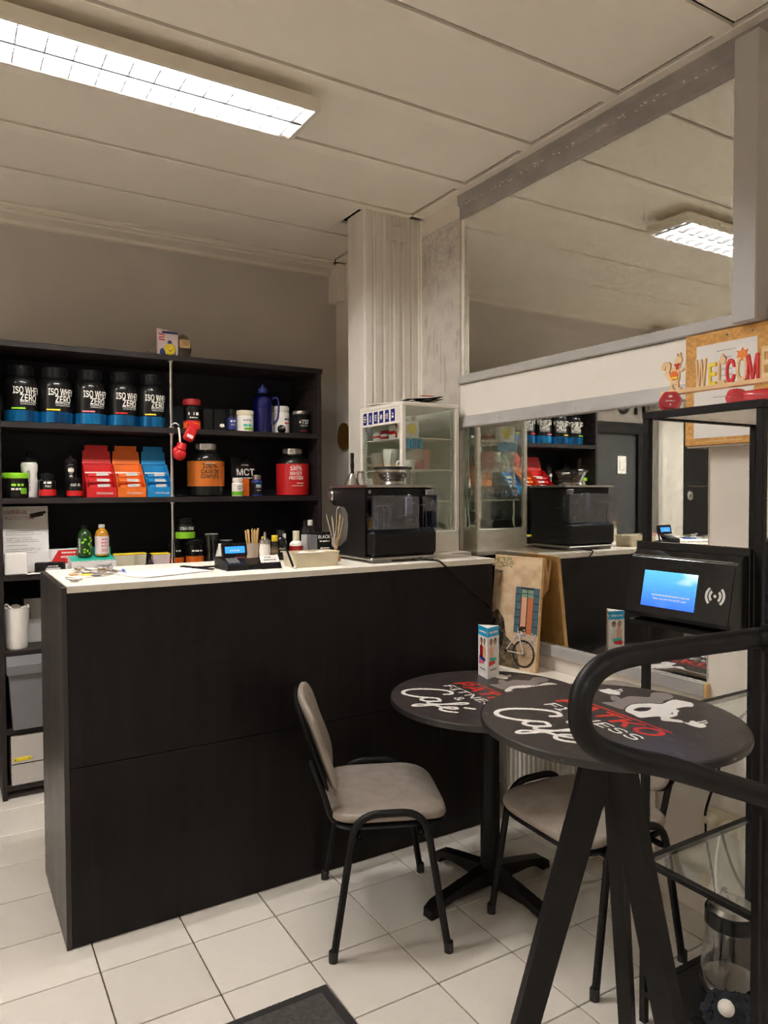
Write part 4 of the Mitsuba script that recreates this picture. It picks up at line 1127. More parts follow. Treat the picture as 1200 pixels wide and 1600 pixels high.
part(cm, 'portafilter', cat(lathe([(0, 0), (.032, 0), (.036, .018), (.036, .026), (0, .026)], 24, (1.745, 3.035, 1.424)), tube([(1.745, 3.06, 1.436), (1.745, 3.13, 1.432), (1.745, 3.19, 1.426)], [.009, .013, .012], 10)), 'black_gloss', 30)
part(cm, 'steam_wand', tube(smoothpath([(1.612, 3.04, 1.49), (1.60, 3.065, 1.47), (1.603, 3.075, 1.40), (1.60, 3.10, 1.315)], 5), .005, 8), 'chrome', True)
part(cm, 'drip_grate', cat(*[bx(MX0 + .02, 1.88, 3.0 + .02 * k, 3.006 + .02 * k, 1.285, 1.291) for k in range(7)]), 'steel')
hp = thing('bean_hopper', 'clear bean hopper with a dark lid on top of the espresso machine', 'hopper')
hx, hy = 1.782, 2.86
part(hp, 'bowl', lathe([(.052, MZ + .012), (.085, MZ + .075), (.084, MZ + .075), (.051, MZ + .012)], 30, (hx, hy, 0)), 'pane', 30)
part(hp, 'collar', lathe([(0, MZ), (.056, MZ), (.058, MZ + .006), (.054, MZ + .014), (0, MZ + .014)], 28, (hx, hy, 0)), 'steel', 30)
part(hp, 'lid', cat(lathe([(.078, MZ + .073), (.088, MZ + .073), (.09, MZ + .079), (.086, MZ + .083), (.074, MZ + .082), (.074, MZ + .078)], 30, (hx, hy, 0)), lathe([(0, MZ + .078), (.08, MZ + .078), (.08, MZ + .081), (0, MZ + .081)], 30, (hx, hy, 0))), 'black_gloss', 30)
brng = random.Random(4)
be = trimesh.creation.icosphere(subdivisions=1)
bn = []
for _ in range(330):
    zz = brng.uniform(.02, .058)
    rr = (.052 + .033 * (zz - .012) / .063 - .006) * math.sqrt(brng.random())
    a = brng.uniform(0, 2 * PI)
    R_ = rz(brng.uniform(0, 6)) @ rx(brng.uniform(0, 3))
    bn.append(xf(mesh(np.asarray(be.vertices) * [.0062, .0042, .0034], be.faces), R_, (hx + rr * math.cos(a), hy + rr * math.sin(a), MZ + zz)))
solo('coffee_beans', cat(bn), 'bean', 'dark roasted coffee beans filling the hopper', 'coffee beans', smooth=True)
labels['coffee_beans']['kind'] = 'stuff'
t = thing('hand_bell', 'chrome bell with a long black handle on top of the espresso machine', 'bell')
to = at(1.622, 2.955, MZ)
part(t, 'bell', lathe([(.0, .055), (.012, .055), (.02, .046), (.026, .03), (.033, .012), (.037, .0), (.034, .0), (.022, .03), (0, .045)], 28), 'chrome', 30, to=to)
part(t, 'handle', lathe([(0, .053), (.009, .053), (.007, .07), (.010, .09), (.007, .11), (.009, .135), (.0075, .148), (0, .15)], 18), 'black_gloss', 30, to=to)
t = thing('tumbler', 'small clear drinking glass upside down on the espresso machine', 'glass')
part(t, 'wall', lathe([(.022, .001), (.017, .066), (0, .066), (0, .058), (.015, .057), (.0200, .001), (.022, .001)], 22, (1.684, 2.985, MZ)), 'glass', 30)
t = thing('milk_carton', 'white carton with grey print standing behind the coffee machine tray', 'carton')
part(t, 'box', bx(1.585, 1.66, 3.18, 3.225, CZ, CZ + .085, .003), 'white')
part(t, 'print', frame(text('~oat', .010, .0005, True, .05), (1.622, 3.1797, CZ + .045), (1, 0, 0), (0, 0, 1)), 'grey')
solo('power_cable', tube(smoothpath([(1.83, 2.745, 1.262), (1.85, 2.70, 1.248), (1.87, 2.628, 1.247), (1.885, 2.615, 1.235), (1.93, 2.612, 1.20), (2.05, 2.615, 1.10), (2.15, 2.615, 1.03), (2.195, 2.70, .97), (2.25, 2.79, .91), (2.335, 2.85, .86)], 8), .0042, 8),
     'black_plastic', 'black power cable hanging down the counter front from the coffee machine', 'cable', smooth=True)

# ================================================================== GLASS DISPLAY CABINET
gc = thing('display_cabinet', 'white countertop display cabinet with glass sides beside the mirror', 'display cabinet')
X0, X1, Y0, Y1, GZ0, GZ1 = 1.943, 2.295, 3.03, 3.452, 1.352, 2.0
part(gc, 'base', bx(X0, X1, Y0, Y1, CZ, GZ0, .004), 'white_enamel')
part(gc, 'top', bx(X0, X1, Y0, Y1, GZ1 - .022, GZ1, .004), 'white_enamel')
for x, y in ((X0, Y0), (X1 - .024, Y0), (X0, Y1 - .024), (X1 - .024, Y1 - .024)):
    part(gc, 'post', bx(x, x + .024, y, y + .024, GZ0, GZ1 - .022, .003), 'white_enamel')
part(gc, 'header', bx(X0 - .001, X0 + .006, Y0 + .024, Y1 - .024, 1.895, GZ1 - .022), 'white_enamel')
part(gc, 'front_pane', bx(X0 + .024, X1 - .024, Y0 + .006, Y0 + .0075, GZ0, GZ1 - .022), 'pane_green')
part(gc, 'side_pane', bx(X0 + .006, X0 + .0075, Y0 + .024, Y1 - .024, GZ0, 1.895), 'pane_green')
part(gc, 'side_pane', bx(X1 - .0075, X1 - .006, Y0 + .024, Y1 - .024, GZ0, GZ1 - .022), 'pane_green')
part(gc, 'back_pane', bx(X0 + .024, X1 - .024, Y1 - .0075, Y1 - .006, GZ0, GZ1 - .022), 'pane_green')
for x, y in ((X1 - .030, Y0 + .026), (X0 + .026, Y1 - .03), (X1 - .030, Y1 - .03)):
    part(gc, 'shelf_rail', bx(x, x + .005, y, y + .010, GZ0, GZ1 - .03), 'white_enamel')
    part(gc, 'rail_holes', cat(*[bx(x - .0004, x + .0054, y - .0006, y + .006, GZ0 + .012 + .0165 * k, GZ0 + .018 + .0165 * k) for k in range(37)]), 'bin_grey')
LV = (1.505, 1.665, 1.825)
for z in LV:
    w = [bx(X0 + .03, X1 - .03, Y0 + .03, Y0 + .034, z - .005, z), bx(X0 + .03, X1 - .03, Y1 - .034, Y1 - .03, z - .005, z), bx(X0 + .03, X0 + .034, Y0 + .03, Y1 - .03, z - .005, z), bx(X1 - .034, X1 - .03, Y0 + .03, Y1 - .03, z - .005, z)]
    w += [bx(X0 + .034 + .0165 * k, X0 + .0365 + .0165 * k, Y0 + .03, Y1 - .03, z - .003, z - .0005) for k in range(1, 17)]
    part(gc, 'wire_shelf', cat(*w), 'white_enamel')
rnd = [
    [sbox(-.013, -.004, .013, .004), sbox(-.009, .010, .009, .016), sbox(-.009, -.016, .009, -.010)], [sbox(-.003, -.016, .003, .016), Point(0, -.014).buffer(.006)],
    [sbox(-.01 + .011 * i, -.016 + .012 * j, -.002 + .011 * i, -.008 + .012 * j) for i in range(2) for j in range(3)],
    [affinity.rotate(sbox(-.0018, -.015, .0018, .015), 45 * k) for k in range(4)], [sbox(-.011, -.014 + .0075 * k, .011, -.010 + .0075 * k) for k in range(4)], [Point(0, .007).buffer(.006), sbox(-.009, -.014, .009, -.003)]]
for k, sh_ in enumerate(rnd):
    y = Y1 - .06 - k * .056
    ic = part(gc, 'pictogram', bx(X0 - .0022, X0 - .001, y - .019, y + .019, 1.907, 1.968), 'navy')
    part(ic, 'symbol', frame(poly3(unary_union(sh_), .0006), (X0 - .0022, y, 1.9375), (0, -1, 0), (0, 0, 1)), 'white')
# its contents
t = thing('sandwich_box', 'pale card box with a yellow picture on the top cabinet shelf', 'box')
part(t, 'box', bx(1.985, 2.085, 3.09, 3.14, LV[2], LV[2] + .085, .002), 'paper')
part(t, 'picture', frame(poly3(Point(0, .045).buffer(.028), .0008), (2.04, 3.0898, LV[2]), (1, 0, 0), (0, 0, 1)), 'yellow')
for x, y, w, h, mt, l in ((1.99, 3.36, .05, .04, 'paper', 'low white carton at the back of the top cabinet shelf'), (1.995, 3.29, .045, .05, 'red_dark', 'dark red carton beside the low white one in the cabinet'),
                          (2.0, 3.215, .05, .07, 'paper', 'white carton in the middle of the top cabinet shelf'), (2.005, 3.165, .035, .095, 'red_dark', 'tall dark red carton at the front of the top cabinet shelf')):
    t = thing('carton', l, 'box')
    part(t, 'box', bx(x, x + w, y - .03, y + .03, LV[2], LV[2] + h, .002), mt)
    part(t, 'band', bx(x - .0006, x + w + .0006, y - .0306, y + .0306, LV[2] + h * .35, LV[2] + h * .6), 'red' if mt == 'paper' else 'pale_pink')


def mug(label, x, y, z, r, h, mt, a, group=None):
    t = thing('mug', label, 'mug', group)
    to = at(x, y, z, a)
    part(t, 'cup', lathe([(0, 0), (r * .7, 0), (r * .92, h * .25), (r, h * .7), (r * .97, h), (r * .9, h), (r * .9, h * .3), (0, .008)], 26), mt, 35, to=to)
    part(t, 'handle', tube(smoothpath([(r * .93, 0, h * .82), (r * 1.5, 0, h * .78), (r * 1.6, 0, h * .45), (r * .9, 0, h * .25)], 5), .006, 8), mt, True, to=to)


mug('taupe mug at the back of the middle cabinet shelf', 2.005, 3.35, LV[1], .045, .092, 'taupe', 2.4)
mug('white mug with its handle towards the counter on the middle cabinet shelf', 2.015, 3.24, LV[1], .046, .108, 'white', -2.2)
mug('pink mug at the mirror end of the middle cabinet shelf', 2.135, 3.14, LV[1], .044, .105, 'pinkcup', .9)
mug('white mug behind the pink mug on the middle cabinet shelf', 2.21, 3.30, LV[1], .046, .10, 'white', .6)
mug('white mug lying by the straws on the middle cabinet shelf', 2.04, 3.12, LV[1], .036, .05, 'white', 2.6)
for k in range(8):
    t = thing('bottle_rack_tube', 'pale blue glass tube hanging under the top cabinet shelf', 'tube', 'pale blue glass tubes in the cabinet')
    part(t, 'tube', lathe([(.0075, 0), (.009, .01), (.009, .11), (.0075, .11)], 14, (1.985 + .016 * k, 3.085, LV[2] - .117)), 'pane_green', 30)
    part(t, 'content', lathe([(0, .006), (.0065, .006), (.0065, .05 + .006 * (k % 3)), (0, .05 + .006 * (k % 3))], 12, (1.985 + .016 * k, 3.085, LV[2] - .06)), 'cyan', 30)
for i, (x, y) in enumerate(((1.99, 3.1), (2.06, 3.09), (2.13, 3.09), (2.20, 3.10), (2.02, 3.2), (2.10, 3.2), (2.19, 3.2), (2.23, 3.33), (2.14, 3.33))):
    t = thing('glass_cup', 'clear glass cup upside down on the lower cabinet shelf', 'glass', 'clear glass cups on the lower cabinet shelf')
    part(t, 'wall', lathe([(.031, .001), (.030, .03), (.022, .062), (.012, .068), (0, .0685), (0, .064), (.011, .0635), (.0195, .058), (.0275, .03), (.0285, .001), (.031, .001)], 22, (x, y, LV[0])), 'glass', 30)
    part(t, 'rim', tube([(x + .031 * math.cos(q), y + .031 * math.sin(q), LV[0] + .002) for q in np.linspace(0, 2 * PI, 21)[:-1]], .0020, 6, closed=True), 'light_grey', True)
    part(t, 'handle', tube(smoothpath([(x - .028, y - .01, LV[0] + .05), (x - .046, y - .014, LV[0] + .045), (x - .046, y - .014, LV[0] + .02), (x - .029, y - .008, LV[0] + .012)], 4), .002, 6), 'light_grey', True)
for i, (x, y, r, h) in enumerate(((2.20, 3.27, .036, .11), (2.225, 3.36, .034, .10))):
    t = thing('milk_jug', ('taller' if i == 0 else 'shorter') + ' steel milk jug on the cabinet floor beside the black trays', 'jug')
    part(t, 'jug', lathe([(0, 0), (r, 0), (r, h * .4), (r * .8, h * .8), (r * .88, h), (r * .8, h), (0, h * .9)], 24, (x, y, GZ0)), 'chrome', 30)
    part(t, 'handle', tube(smoothpath([(x - r * .6, y - r * .7, GZ0 + h * .85), (x - r * 1.2, y - r * 1.3, GZ0 + h * .8), (x - r * 1.2, y - r * 1.3, GZ0 + h * .3), (x - r * .7, y - r * .75, GZ0 + h * .2)], 5), .003, 8), 'chrome', True)
t = thing('tray_stack', 'stack of black plastic trays on the cabinet floor', 'trays')
for k in range(4):
    part(t, 'tray', bx(2.0 + .005 * k, 2.17 - .004 * k, 3.07, 3.20, GZ0 + .012 * k, GZ0 + .010 + .012 * k, .004), 'black_plastic')
part(t, 'lid', bx(2.06, 2.13, 3.09, 3.16, GZ0 + .048, GZ0 + .068, .01), 'black_plastic')
mg = thing('magazines', 'dark magazine and white sheets lying on top of the display cabinet', 'magazines')
for k, (x, y, w, d, a, mt) in enumerate(((2.08, 3.24, .21, .297, .35, 'paper'), (2.13, 3.20, .21, .29, -.25, 'black_satin'), (2.10, 3.22, .205, .28, -.12, 'paper'), (2.14, 3.19, .2, .27, -.32, 'black_satin'))):
    gx_ = 8
    v, f = [], []
    for s in (0, 1):
        for i in range(gx_ + 1):
            for j in (0, 1):
                xx = w * (i / gx_ - .5)
                v.append((xx, d * (j - .5), .006 * k + .016 * (i / gx_) ** 2 * (k % 2) + .014 * math.sin(i / gx_ * PI) * (k == 2) + .010 * (1 - i / gx_) ** 2 * (k == 0) + (.003 if s else 0)))
    n_ = (gx_ + 1) * 2
    for i in range(gx_):
        a0 = i * 2
        f += [[a0, a0 + 1, a0 + 3], [a0, a0 + 3, a0 + 2], [n_ + a0, n_ + a0 + 3, n_ + a0 + 1], [n_ + a0, n_ + a0 + 2, n_ + a0 + 3]]
        for j in (0, 1):
            p0, p1 = a0 + j, a0 + 2 + j
            f += [[p0, p1, n_ + p1], [p0, n_ + p1, n_ + p0]]
    for e in (0, gx_ * 2):
        f += [[e, e + 1, n_ + e + 1], [e, n_ + e + 1, n_ + e]]
    part(mg, 'cover' if mt != 'paper' else 'sheet', mesh(v, f), mt, to=at(x, y, GZ1 + .0005, a))
part(mg, 'red_print', bx(-.02, .05, -.1352, -.12, .037, .0395), 'red', to=at(2.14, 3.19, GZ1, -.32))

# ================================================================== ROUND TABLES AND THEIR PRINT
ES = lambda u, v, rx_, ry_, rot=0: affinity.rotate(affinity.scale(Point(u, v).buffer(1, quad_segs=8), rx_, ry_), rot, origin=(u, v))
cafe = unary_union([stroke(s, w) for s, w in (
    ([(-.22, -.40), (-.20, -.33), (-.30, -.30), (-.43, -.40), (-.53, -.57), (-.52, -.70), (-.42, -.75), (-.28, -.69), (-.20, -.61)], .042),
    ([(-.05, -.56), (-.13, -.54), (-.20, -.62), (-.18, -.70), (-.10, -.68), (-.04, -.57), (-.07, -.67), (-.02, -.70), (.06, -.61)], .036),
    ([(.05, -.62), (.14, -.46), (.16, -.38), (.11, -.40), (.05, -.66), (.00, -.84), (-.04, -.87), (-.05, -.80), (.05, -.69), (.13, -.66)], .034),
    ([(.13, -.66), (.22, -.61), (.25, -.56), (.20, -.55), (.15, -.63), (.18, -.70), (.26, -.69), (.34, -.62)], .036), ([(.26, -.47), (.33, -.42)], .038))])


# two silhouettes with coffee cups, seen from behind
white_p = [(-0.046, 0.222), (-0.119, 0.347), (-0.124, 0.435), (-0.07, 0.556), (-0.014, 0.617), (-0.046, 0.759), (-0.037, 0.821), (0.025, 0.845), (0.091, 0.856), (0.142, 0.814), (0.159, 0.765), (0.132, 0.72), (0.131, 0.62), (0.141, 0.593), (0.176, 0.591), (0.209, 0.527),
           (0.249, 0.475), (0.258, 0.415), (0.257, 0.375), (0.284, 0.362), (0.351, 0.391), (0.389, 0.355), (0.351, 0.324), (0.301, 0.279), (0.261, 0.269), (0.198, 0.333), (0.163, 0.247), (0.138, 0.177), (0.047, 0.197)]
loop_p = [(-0.027, 0.295), (-0.046, 0.387), (0.007, 0.463), (0.048, 0.378), (0.039, 0.314), (0.013, 0.29)]
grey_p = [(-0.303, 0.233), (-0.265, 0.33), (-0.304, 0.5), (-0.305, 0.587), (-0.208, 0.693), (-0.271, 0.798), (-0.269, 0.872), (-0.197, 0.919), (-0.119, 0.896), (-0.076, 0.811), (-0.072, 0.717), (-0.014, 0.617), (-0.07, 0.556), (-0.124, 0.435), (-0.119, 0.347), (-0.077, 0.23), (-0.193, 0.224)]
arm_p = [(-0.405, 0.448), (-0.369, 0.48), (-0.28, 0.437), (-0.294, 0.348)]
cup_p = [(-0.583, 0.496), (-0.57, 0.554), (-0.57, 0.606), (-0.498, 0.601), (-0.422, 0.582), (-0.386, 0.535), (-0.43, 0.497), (-0.487, 0.473)]
cup2_p = [(0.377, 0.378), (0.413, 0.385), (0.39, 0.456), (0.438, 0.454), (0.517, 0.45), (0.54, 0.41), (0.527, 0.361), (0.442, 0.353)]
soft = lambda p: Polygon(smoothpath(p, 4, True)).buffer(0)
turn = lambda g: affinity.rotate(g, 3, origin=(0, 0))
white_c = turn(unary_union([soft(cup_p), soft(cup2_p), stroke([(-.506, .609), (-.495, .64), (-.503, .69)], .016), stroke([(-.46, .60), (-.452, .635), (-.468, .66)], .014), stroke([(.437, .469), (.448, .50), (.447, .545)], .016), stroke([(.475, .46), (.486, .49), (.478, .52)], .014)]))
white_f = turn(soft(white_p).difference(soft(loop_p)).difference(stroke([(.178, .50), (.205, .47), (.20, .44)], .010)))
grey_f = turn(unary_union([soft(grey_p), soft(arm_p)])).difference(white_f.buffer(.012))


def logo(t, cx, cy, z, r):
    right, upv = (math.cos(math.radians(-94)), math.sin(math.radians(-94)), 0), (math.cos(math.radians(-4)), math.sin(math.radians(-4)), 0)

    def put(m, base, mt):
        v = np.asarray(m.vertices) * [r, r, 1]
        part(t, base, frame(mesh(v, m.faces), (cx, cy, z), right, upv), mt)
    shear = lambda m, k=.22: mesh(np.asarray(m.vertices) + np.stack([np.asarray(m.vertices)[:, 1] * k, np.zeros(len(m.vertices)), np.zeros(len(m.vertices))], 1), m.faces)
    put(cat(xf(shear(text('PATKO', .165, .0007, True, 1.02), .25), None, (-.03, -.09, 0)), poly3(sbox(-.50, .105, .50, .122), .0007)), 'lettering', 'logo_red')
    put(cat(xf(shear(text('FITNESS', .105, .0007, False, .98), .15), None, (-.01, -.245, 0)), xf(text('&', .10, .0007, False, .10), None, (-.02, -.40, 0)), poly3(cafe, .0007)), 'lettering', 'logo_white')
    put(poly3(grey_f, .0006), 'figure_print', 'logo_grey')
    put(poly3(white_f, .0007), 'figure_print', 'logo_white')
    for g in white_c.geoms:
        put(poly3(g, .0007), 'cup_print', 'logo_white')


def tabletop_mesh(r, z, th):
    return lathe([(0, z - th), (r - .006, z - th), (r, z - th + .005), (r, z - .005), (r - .003, z - .0012), (r - .008, z), (0, z)], 72)


LX, LY, LZ, LR = 1.80, 2.18, .767, .385
lt = thing('round_table', 'low round black table with printed top and cast pedestal by the counter', 'table')
part(lt, 'tabletop', tabletop_mesh(LR, LZ, .026), 'tabletop', 25, to=at(LX, LY, 0))
part(lt, 'edge_band', lathe([(LR + .0004, LZ - .024), (LR + .0012, LZ - .022), (LR + .0012, LZ - .005), (LR + .0004, LZ - .003)], 72), 'tableedge', 25, to=at(LX, LY, 0))
logo(lt, LX, LY, LZ, LR)
part(lt, 'column', lathe([(0, .05), (.04, .05), (.038, .09), (.036, LZ - .05), (.0, LZ - .05)], 24), 'black_satin', 30, to=at(LX, LY, 0))
part(lt, 'top_plate', cat(bx(-.16, .16, -.025, .025, LZ - .05, LZ - .026, .004), bx(-.025, .025, -.16, .16, LZ - .05, LZ - .026, .004)), 'black_satin', to=at(LX, LY, 0, .5))
arm = cat(prism([(.02, .035), (.03, .10), (.20, .068), (.285, .05), (.315, .03), (.318, .0), (.278, .0), (.272, .022), (.20, .038)], 'x', -.024, .024))
arm = xf(arm, rz(-PI / 2))
armd = mikit.ply(arm, 'mat_black_satin', 30)
for k in range(4):
    part(lt, 'base_arm', armd, None, to=at(LX, LY, 0, math.radians(-175) + k * PI / 2))

HX, HY, HZ, HR = 1.328, 1.172, 1.026, .300
ht = thing('bar_table', 'high round black table with printed top on three splayed legs, nearest the camera', 'table')
part(ht, 'tabletop', tabletop_mesh(HR, HZ, .020), 'tabletop', 25, to=at(HX, HY, 0))
part(ht, 'edge_band', lathe([(HR + .0004, HZ - .018), (HR + .0012, HZ - .016), (HR + .0012, HZ - .005), (HR + .0004, HZ - .003)], 72), 'tableedge', 25, to=at(HX, HY, 0))
logo(ht, HX, HY, HZ, HR)
part(ht, 'top_plate', lathe([(0, HZ - .026), (.12, HZ - .026), (.12, HZ - .020), (0, HZ - .020)], 28), 'black_satin', 30, to=at(HX, HY, 0))
legp = [(.003, HZ - .022), (.070, HZ - .022), (.068, .915), (.080, .86), (.305, 0), (.252, 0), (.022, .815), (.003, .85)]
legm = mikit.ply(xf(prism(legp, 'x', -.017, .017), rz(-PI / 2)), 'mat_black_satin')
bolt = mikit.ply(lathe([(0, 0), (.008, 0), (.008, .003), (.0045, .0045), (.004, .0015), (0, .0015)], 14), 'mat_brass', 30)
for a in (150, 30, 270):
    a = math.radians(a)
    lk = part(ht, 'leg', legm, None, to=at(HX, HY, 0, a))
    for s in (-1, 1):
        part(lk, 'bolt', bolt, None, to=T().translate([HX, HY, 0]).rotate([0, 0, 1], math.degrees(a)).translate([.030, s * .017, .962]).rotate([1, 0, 0], -90 * s))

# three-sided card on the low table
tp = thing('table_card', 'three-sided advertising card standing on the low round table', 'table card')
px, py, pz = 1.967, 2.393, LZ
A_, B_, C_ = np.array([1.936, 2.362]), np.array([1.958, 2.452]), np.array([2.018, 2.386])
tz = .215
cprism = prism([tuple(A_), tuple(C_), tuple(B_)], 'z', pz, pz + tz)
part(tp, 'card', cprism, 'paper')
for P0, P1, seed in ((B_, A_, 1), (A_, C_, 2)):
    d = P1 - P0
    wd = np.linalg.norm(d)
    o = (*((P0 + P1) / 2), pz)
    r_ = (d[0], d[1], 0)
    tag_ = lambda m, base, mt: part(tp, base, frame(m, o, r_, (0, 0, 1)), mt)
    hw = wd / 2 - .001
    tag_(poly3(sbox(-hw, .175, hw, tz - .001), .0006), 'blue_field', 'cyan')
    tag_(xf(text('~title', .010, .0004, True, wd * .7), None, (0, .188, .0006)), 'title', 'white')
    ppl = ((-.012, 'art_black', 'red_dark'), (.016, 'art_dark', 'art_peach')) if seed == 1 else ((-.016, 'art_dark', 'art_peach'), (.014, 'art_black', 'logo_white'))
    for xx, hair, top in ppl:
        tag_(poly3(ES(xx, .152, .010, .015), .0006), 'picture_hair', hair)
        tag_(xf(poly3(ES(xx, .148, .0065, .011), .0004), None, (0, 0, .0006)), 'picture_face', 'skin')
        tag_(poly3(Polygon([(xx - .013, .075), (xx + .013, .075), (xx + .015, .125), (xx + .006, .136), (xx - .006, .136), (xx - .015, .125)]), .0007), 'picture_torso', top)
    tag_(poly3(affinity.rotate(sbox(-hw * .8, .055, hw * .3, .074), 8), .0008), 'picture_band', 'pink' if seed == 1 else 'red')
    tag_(poly3(affinity.rotate(sbox(-hw * .7, .072, hw * .5, .085), -6), .0009), 'picture_band', 'navy' if seed == 1 else 'teal')
    tag_(xf(text('~name', .010, .0004, True, wd * .55), None, (0, .030, .0002)), 'caption', 'grey')


# ================================================================== CHAIRS
def pad(w, d, h, rr, bulge, sq=5.0, n=26, waist=0.0):
    """cushion: rounded-square plan, domed top and bottom"""
    v, f = [], []
    ang = np.arange(4 * n) * 2 * PI / (4 * n)
    def ring(s, z):
        out = []
        for a in ang:
            c, sn = math.cos(a), math.sin(a)
            q = (abs(c) ** sq + abs(sn) ** sq) ** (-1 / sq)
            x, y = s * d / 2 * c * q, s * w / 2 * sn * q
            y *= 1 - waist * math.cos(x / d * PI) ** 2
            out.append((x, y, z))
        return out
    lv = [(.0, 0), (.6, 0), (.93, .004), (.985, .012), (1.0, h * .5), (.985, h * .82), (.95, h * .96), (.8, h + bulge * .5), (.5, h + bulge * .85), (.0, h + bulge)]
    for s, z in lv[1:-1]:
        v += ring(s, z)
    m = 4 * n
    for i in range(len(lv) - 3):
        for j in range(m):
            a, b = i * m + j, i * m + (j + 1) % m
            f += [[a, b, b + m], [a, b + m, a + m]]
    v += [(0, 0, lv[0][1]), (0, 0, lv[-1][1])]
    e = (len(lv) - 3) * m
    for j in range(m):
        f += [[len(v) - 2, (j + 1) % m, j], [len(v) - 1, e + j, e + (j + 1) % m]]
    return mesh(v, f)


def bendback(m, k):
    v = np.array(m.vertices)
    v[:, 2] += k * v[:, 1] ** 2
    return mesh(v, m.faces)


seat_m = pad(.47, .42, .040, .05, .010)
sv = np.array(seat_m.vertices)
sv[:, 2] -= .9 * np.clip(sv[:, 0] - .08, 0, 1) ** 2          # waterfall front edge
seat_p = mikit.ply(mesh(sv, seat_m.faces), 'mat_vinyl', 40)
shell_p = mikit.ply(xf(mesh(sv * [.985, .985, .55], seat_m.faces), None, (0, 0, -.016)), 'mat_black_plastic', 40)
bk = bendback(pad(.46, .34, .030, .05, .008, 3.6, 26, .10), .5)
RB = ry(-math.radians(80))                                   # stand it up: x -> up, z -> forward
back_p = mikit.ply(xf(mesh(np.asarray(bk.vertices), bk.faces), np.array([[0, 0, 1.], [0, 1., 0], [-1., 0, 0]]) @ np.diag([-1, 1, 1.])), 'mat_vinyl', 40) if False else None
Bv = np.asarray(bk.vertices)
stand = lambda V_: np.stack([V_[:, 2], V_[:, 1], V_[:, 0]], 1)
bm_ = mesh(stand(Bv), np.asarray(bk.faces)[:, ::-1])
bm_ = xf(bm_, ry(-.34), (-.255, 0, .670))
back_p = mikit.ply(bm_, 'mat_vinyl', 40)
shl = mesh(stand(Bv * [.985, .985, .5]), np.asarray(bk.faces)[:, ::-1])
shl = xf(xf(shl, None, (-.014, 0, 0)), ry(-.34), (-.255, 0, .670))
bshell_p = mikit.ply(shl, 'mat_black_plastic', 40)
frame_parts = []
for s in (-1, 1):
    arch = fillet([(.195, s * .262, .0), (.118, s * .245, .478), (-.118, s * .245, .478), (-.195, s * .262, .0)], .085, 8)
    frame_parts.append(('side_frame', mikit.ply(tube(arch, .0125, 12), 'mat_black_satin', True)))
    sup = fillet([(.05, s * .175, .412), (-.185, s * .175, .412), (-.222, s * .175, .535), (-.262, s * .175, .645)], .06, 7)
    fl = tube(sup, .011, 10)
    frame_parts.append(('back_support', mikit.ply(fl, 'mat_black_satin', True)))
    for x in (.195, -.195):
        frame_parts.append(('foot_cap', mikit.ply(lathe([(0, 0), (.0155, 0), (.015, .035), (.0125, .036), (0, .036)], 14, (x * 1.0, s * .2615, 0)), 'mat_rubber', 30)))
for x in (.105, -.105):
    frame_parts.append(('cross_tube', mikit.ply(tube([(x, -.245, .405), (x, .245, .405)], .010, 10), 'mat_black_satin', True)))
for x in (.128, -.128):
    for s in (-1, 1):
        frame_parts.append(('knob', mikit.ply(ellipsoid((x * .97, s * .236, .395), (.011, .009, .011), 1), 'mat_black_plastic', True)))


def chair(label, x, y, a):
    t = thing('chair', label, 'chair')
    to = at(x, y, 0, a)
    part(t, 'seat', seat_p, None, to=T(to).translate([.005, 0, .432]))
    part(t, 'seat_shell', shell_p, None, to=T(to).translate([.005, 0, .428]), label='black plastic seat underside')
    part(t, 'backrest', back_p, None, to=to)
    part(t, 'back_shell', bshell_p, None, to=to, label='black plastic back of the backrest')
    for nme, d in frame_parts:
        part(t, nme, d, None, to=to)


chair('grey vinyl chair with black legs in front of the counter facing the low table', 1.362, 2.274, math.radians(-23.6))
chair('grey vinyl chair with black legs by the radiator behind the high table', 1.885, 1.785, math.radians(177))

# ================================================================== A-FRAME PICTURE BOARD ON THE LEDGE
af = thing('picture_stand', 'folding wooden stand with a bicycle picture on the ledge by the counter end', 'picture stand')
PW, PH = .272, .515
o = np.array([2.222, 2.542, .7405])
r_ = np.array([0.19, -1.0, 0]) / math.hypot(.19, 1.0)
u_ = np.array([.105, .02, 1.0])
put = lambda m, base, mt, dz=0.0, **k: part(af, base, frame(xf(m, None, (0, 0, dz)), o, r_, u_), mt, **k)
put(xf(bx(-PW / 2, PW / 2, 0, PH, -.018, 0, .001), None), 'front_panel', 'wood')
back_u = np.array([-.16, 0, 1.0])
o2 = o + np.array([.165, .03, 0])
part(af, 'rear_panel', frame(bx(-PW / 2, PW / 2, 0, PH * .985, -.012, 0, .001), o2, r_, back_u), 'wood')
put(poly3(sbox(-PW / 2 + .001, .001, PW / 2 - .001, PH - .001), .0006), 'picture', 'art_wall')
L = .0008
pic = lambda poly, mt, dz=L, h=.0005: put(poly3(poly, h), 'picture_print', mt, dz)
pic(Polygon([(-PW / 2 + .002, .002), (.05, .002), (.02, .10), (-.04, .14), (-.06, .22), (-.10, .26), (-PW / 2 + .002, .24)]), 'art_dark')
pic(sbox(.0, .165, .132, .375), 'art_navy')
pic(sbox(.0, .165, .030, .375), 'art_blue', .0014)
pic(sbox(.103, .165, .132, .375), 'art_blue', .0014)
pic(sbox(.034, .165, .10, .365), 'art_orange', .0014)
pic(sbox(.038, .165, .066, .33), 'art_peach', .002)
pic(sbox(.034, .33, .10, .365), 'art_green', .002)
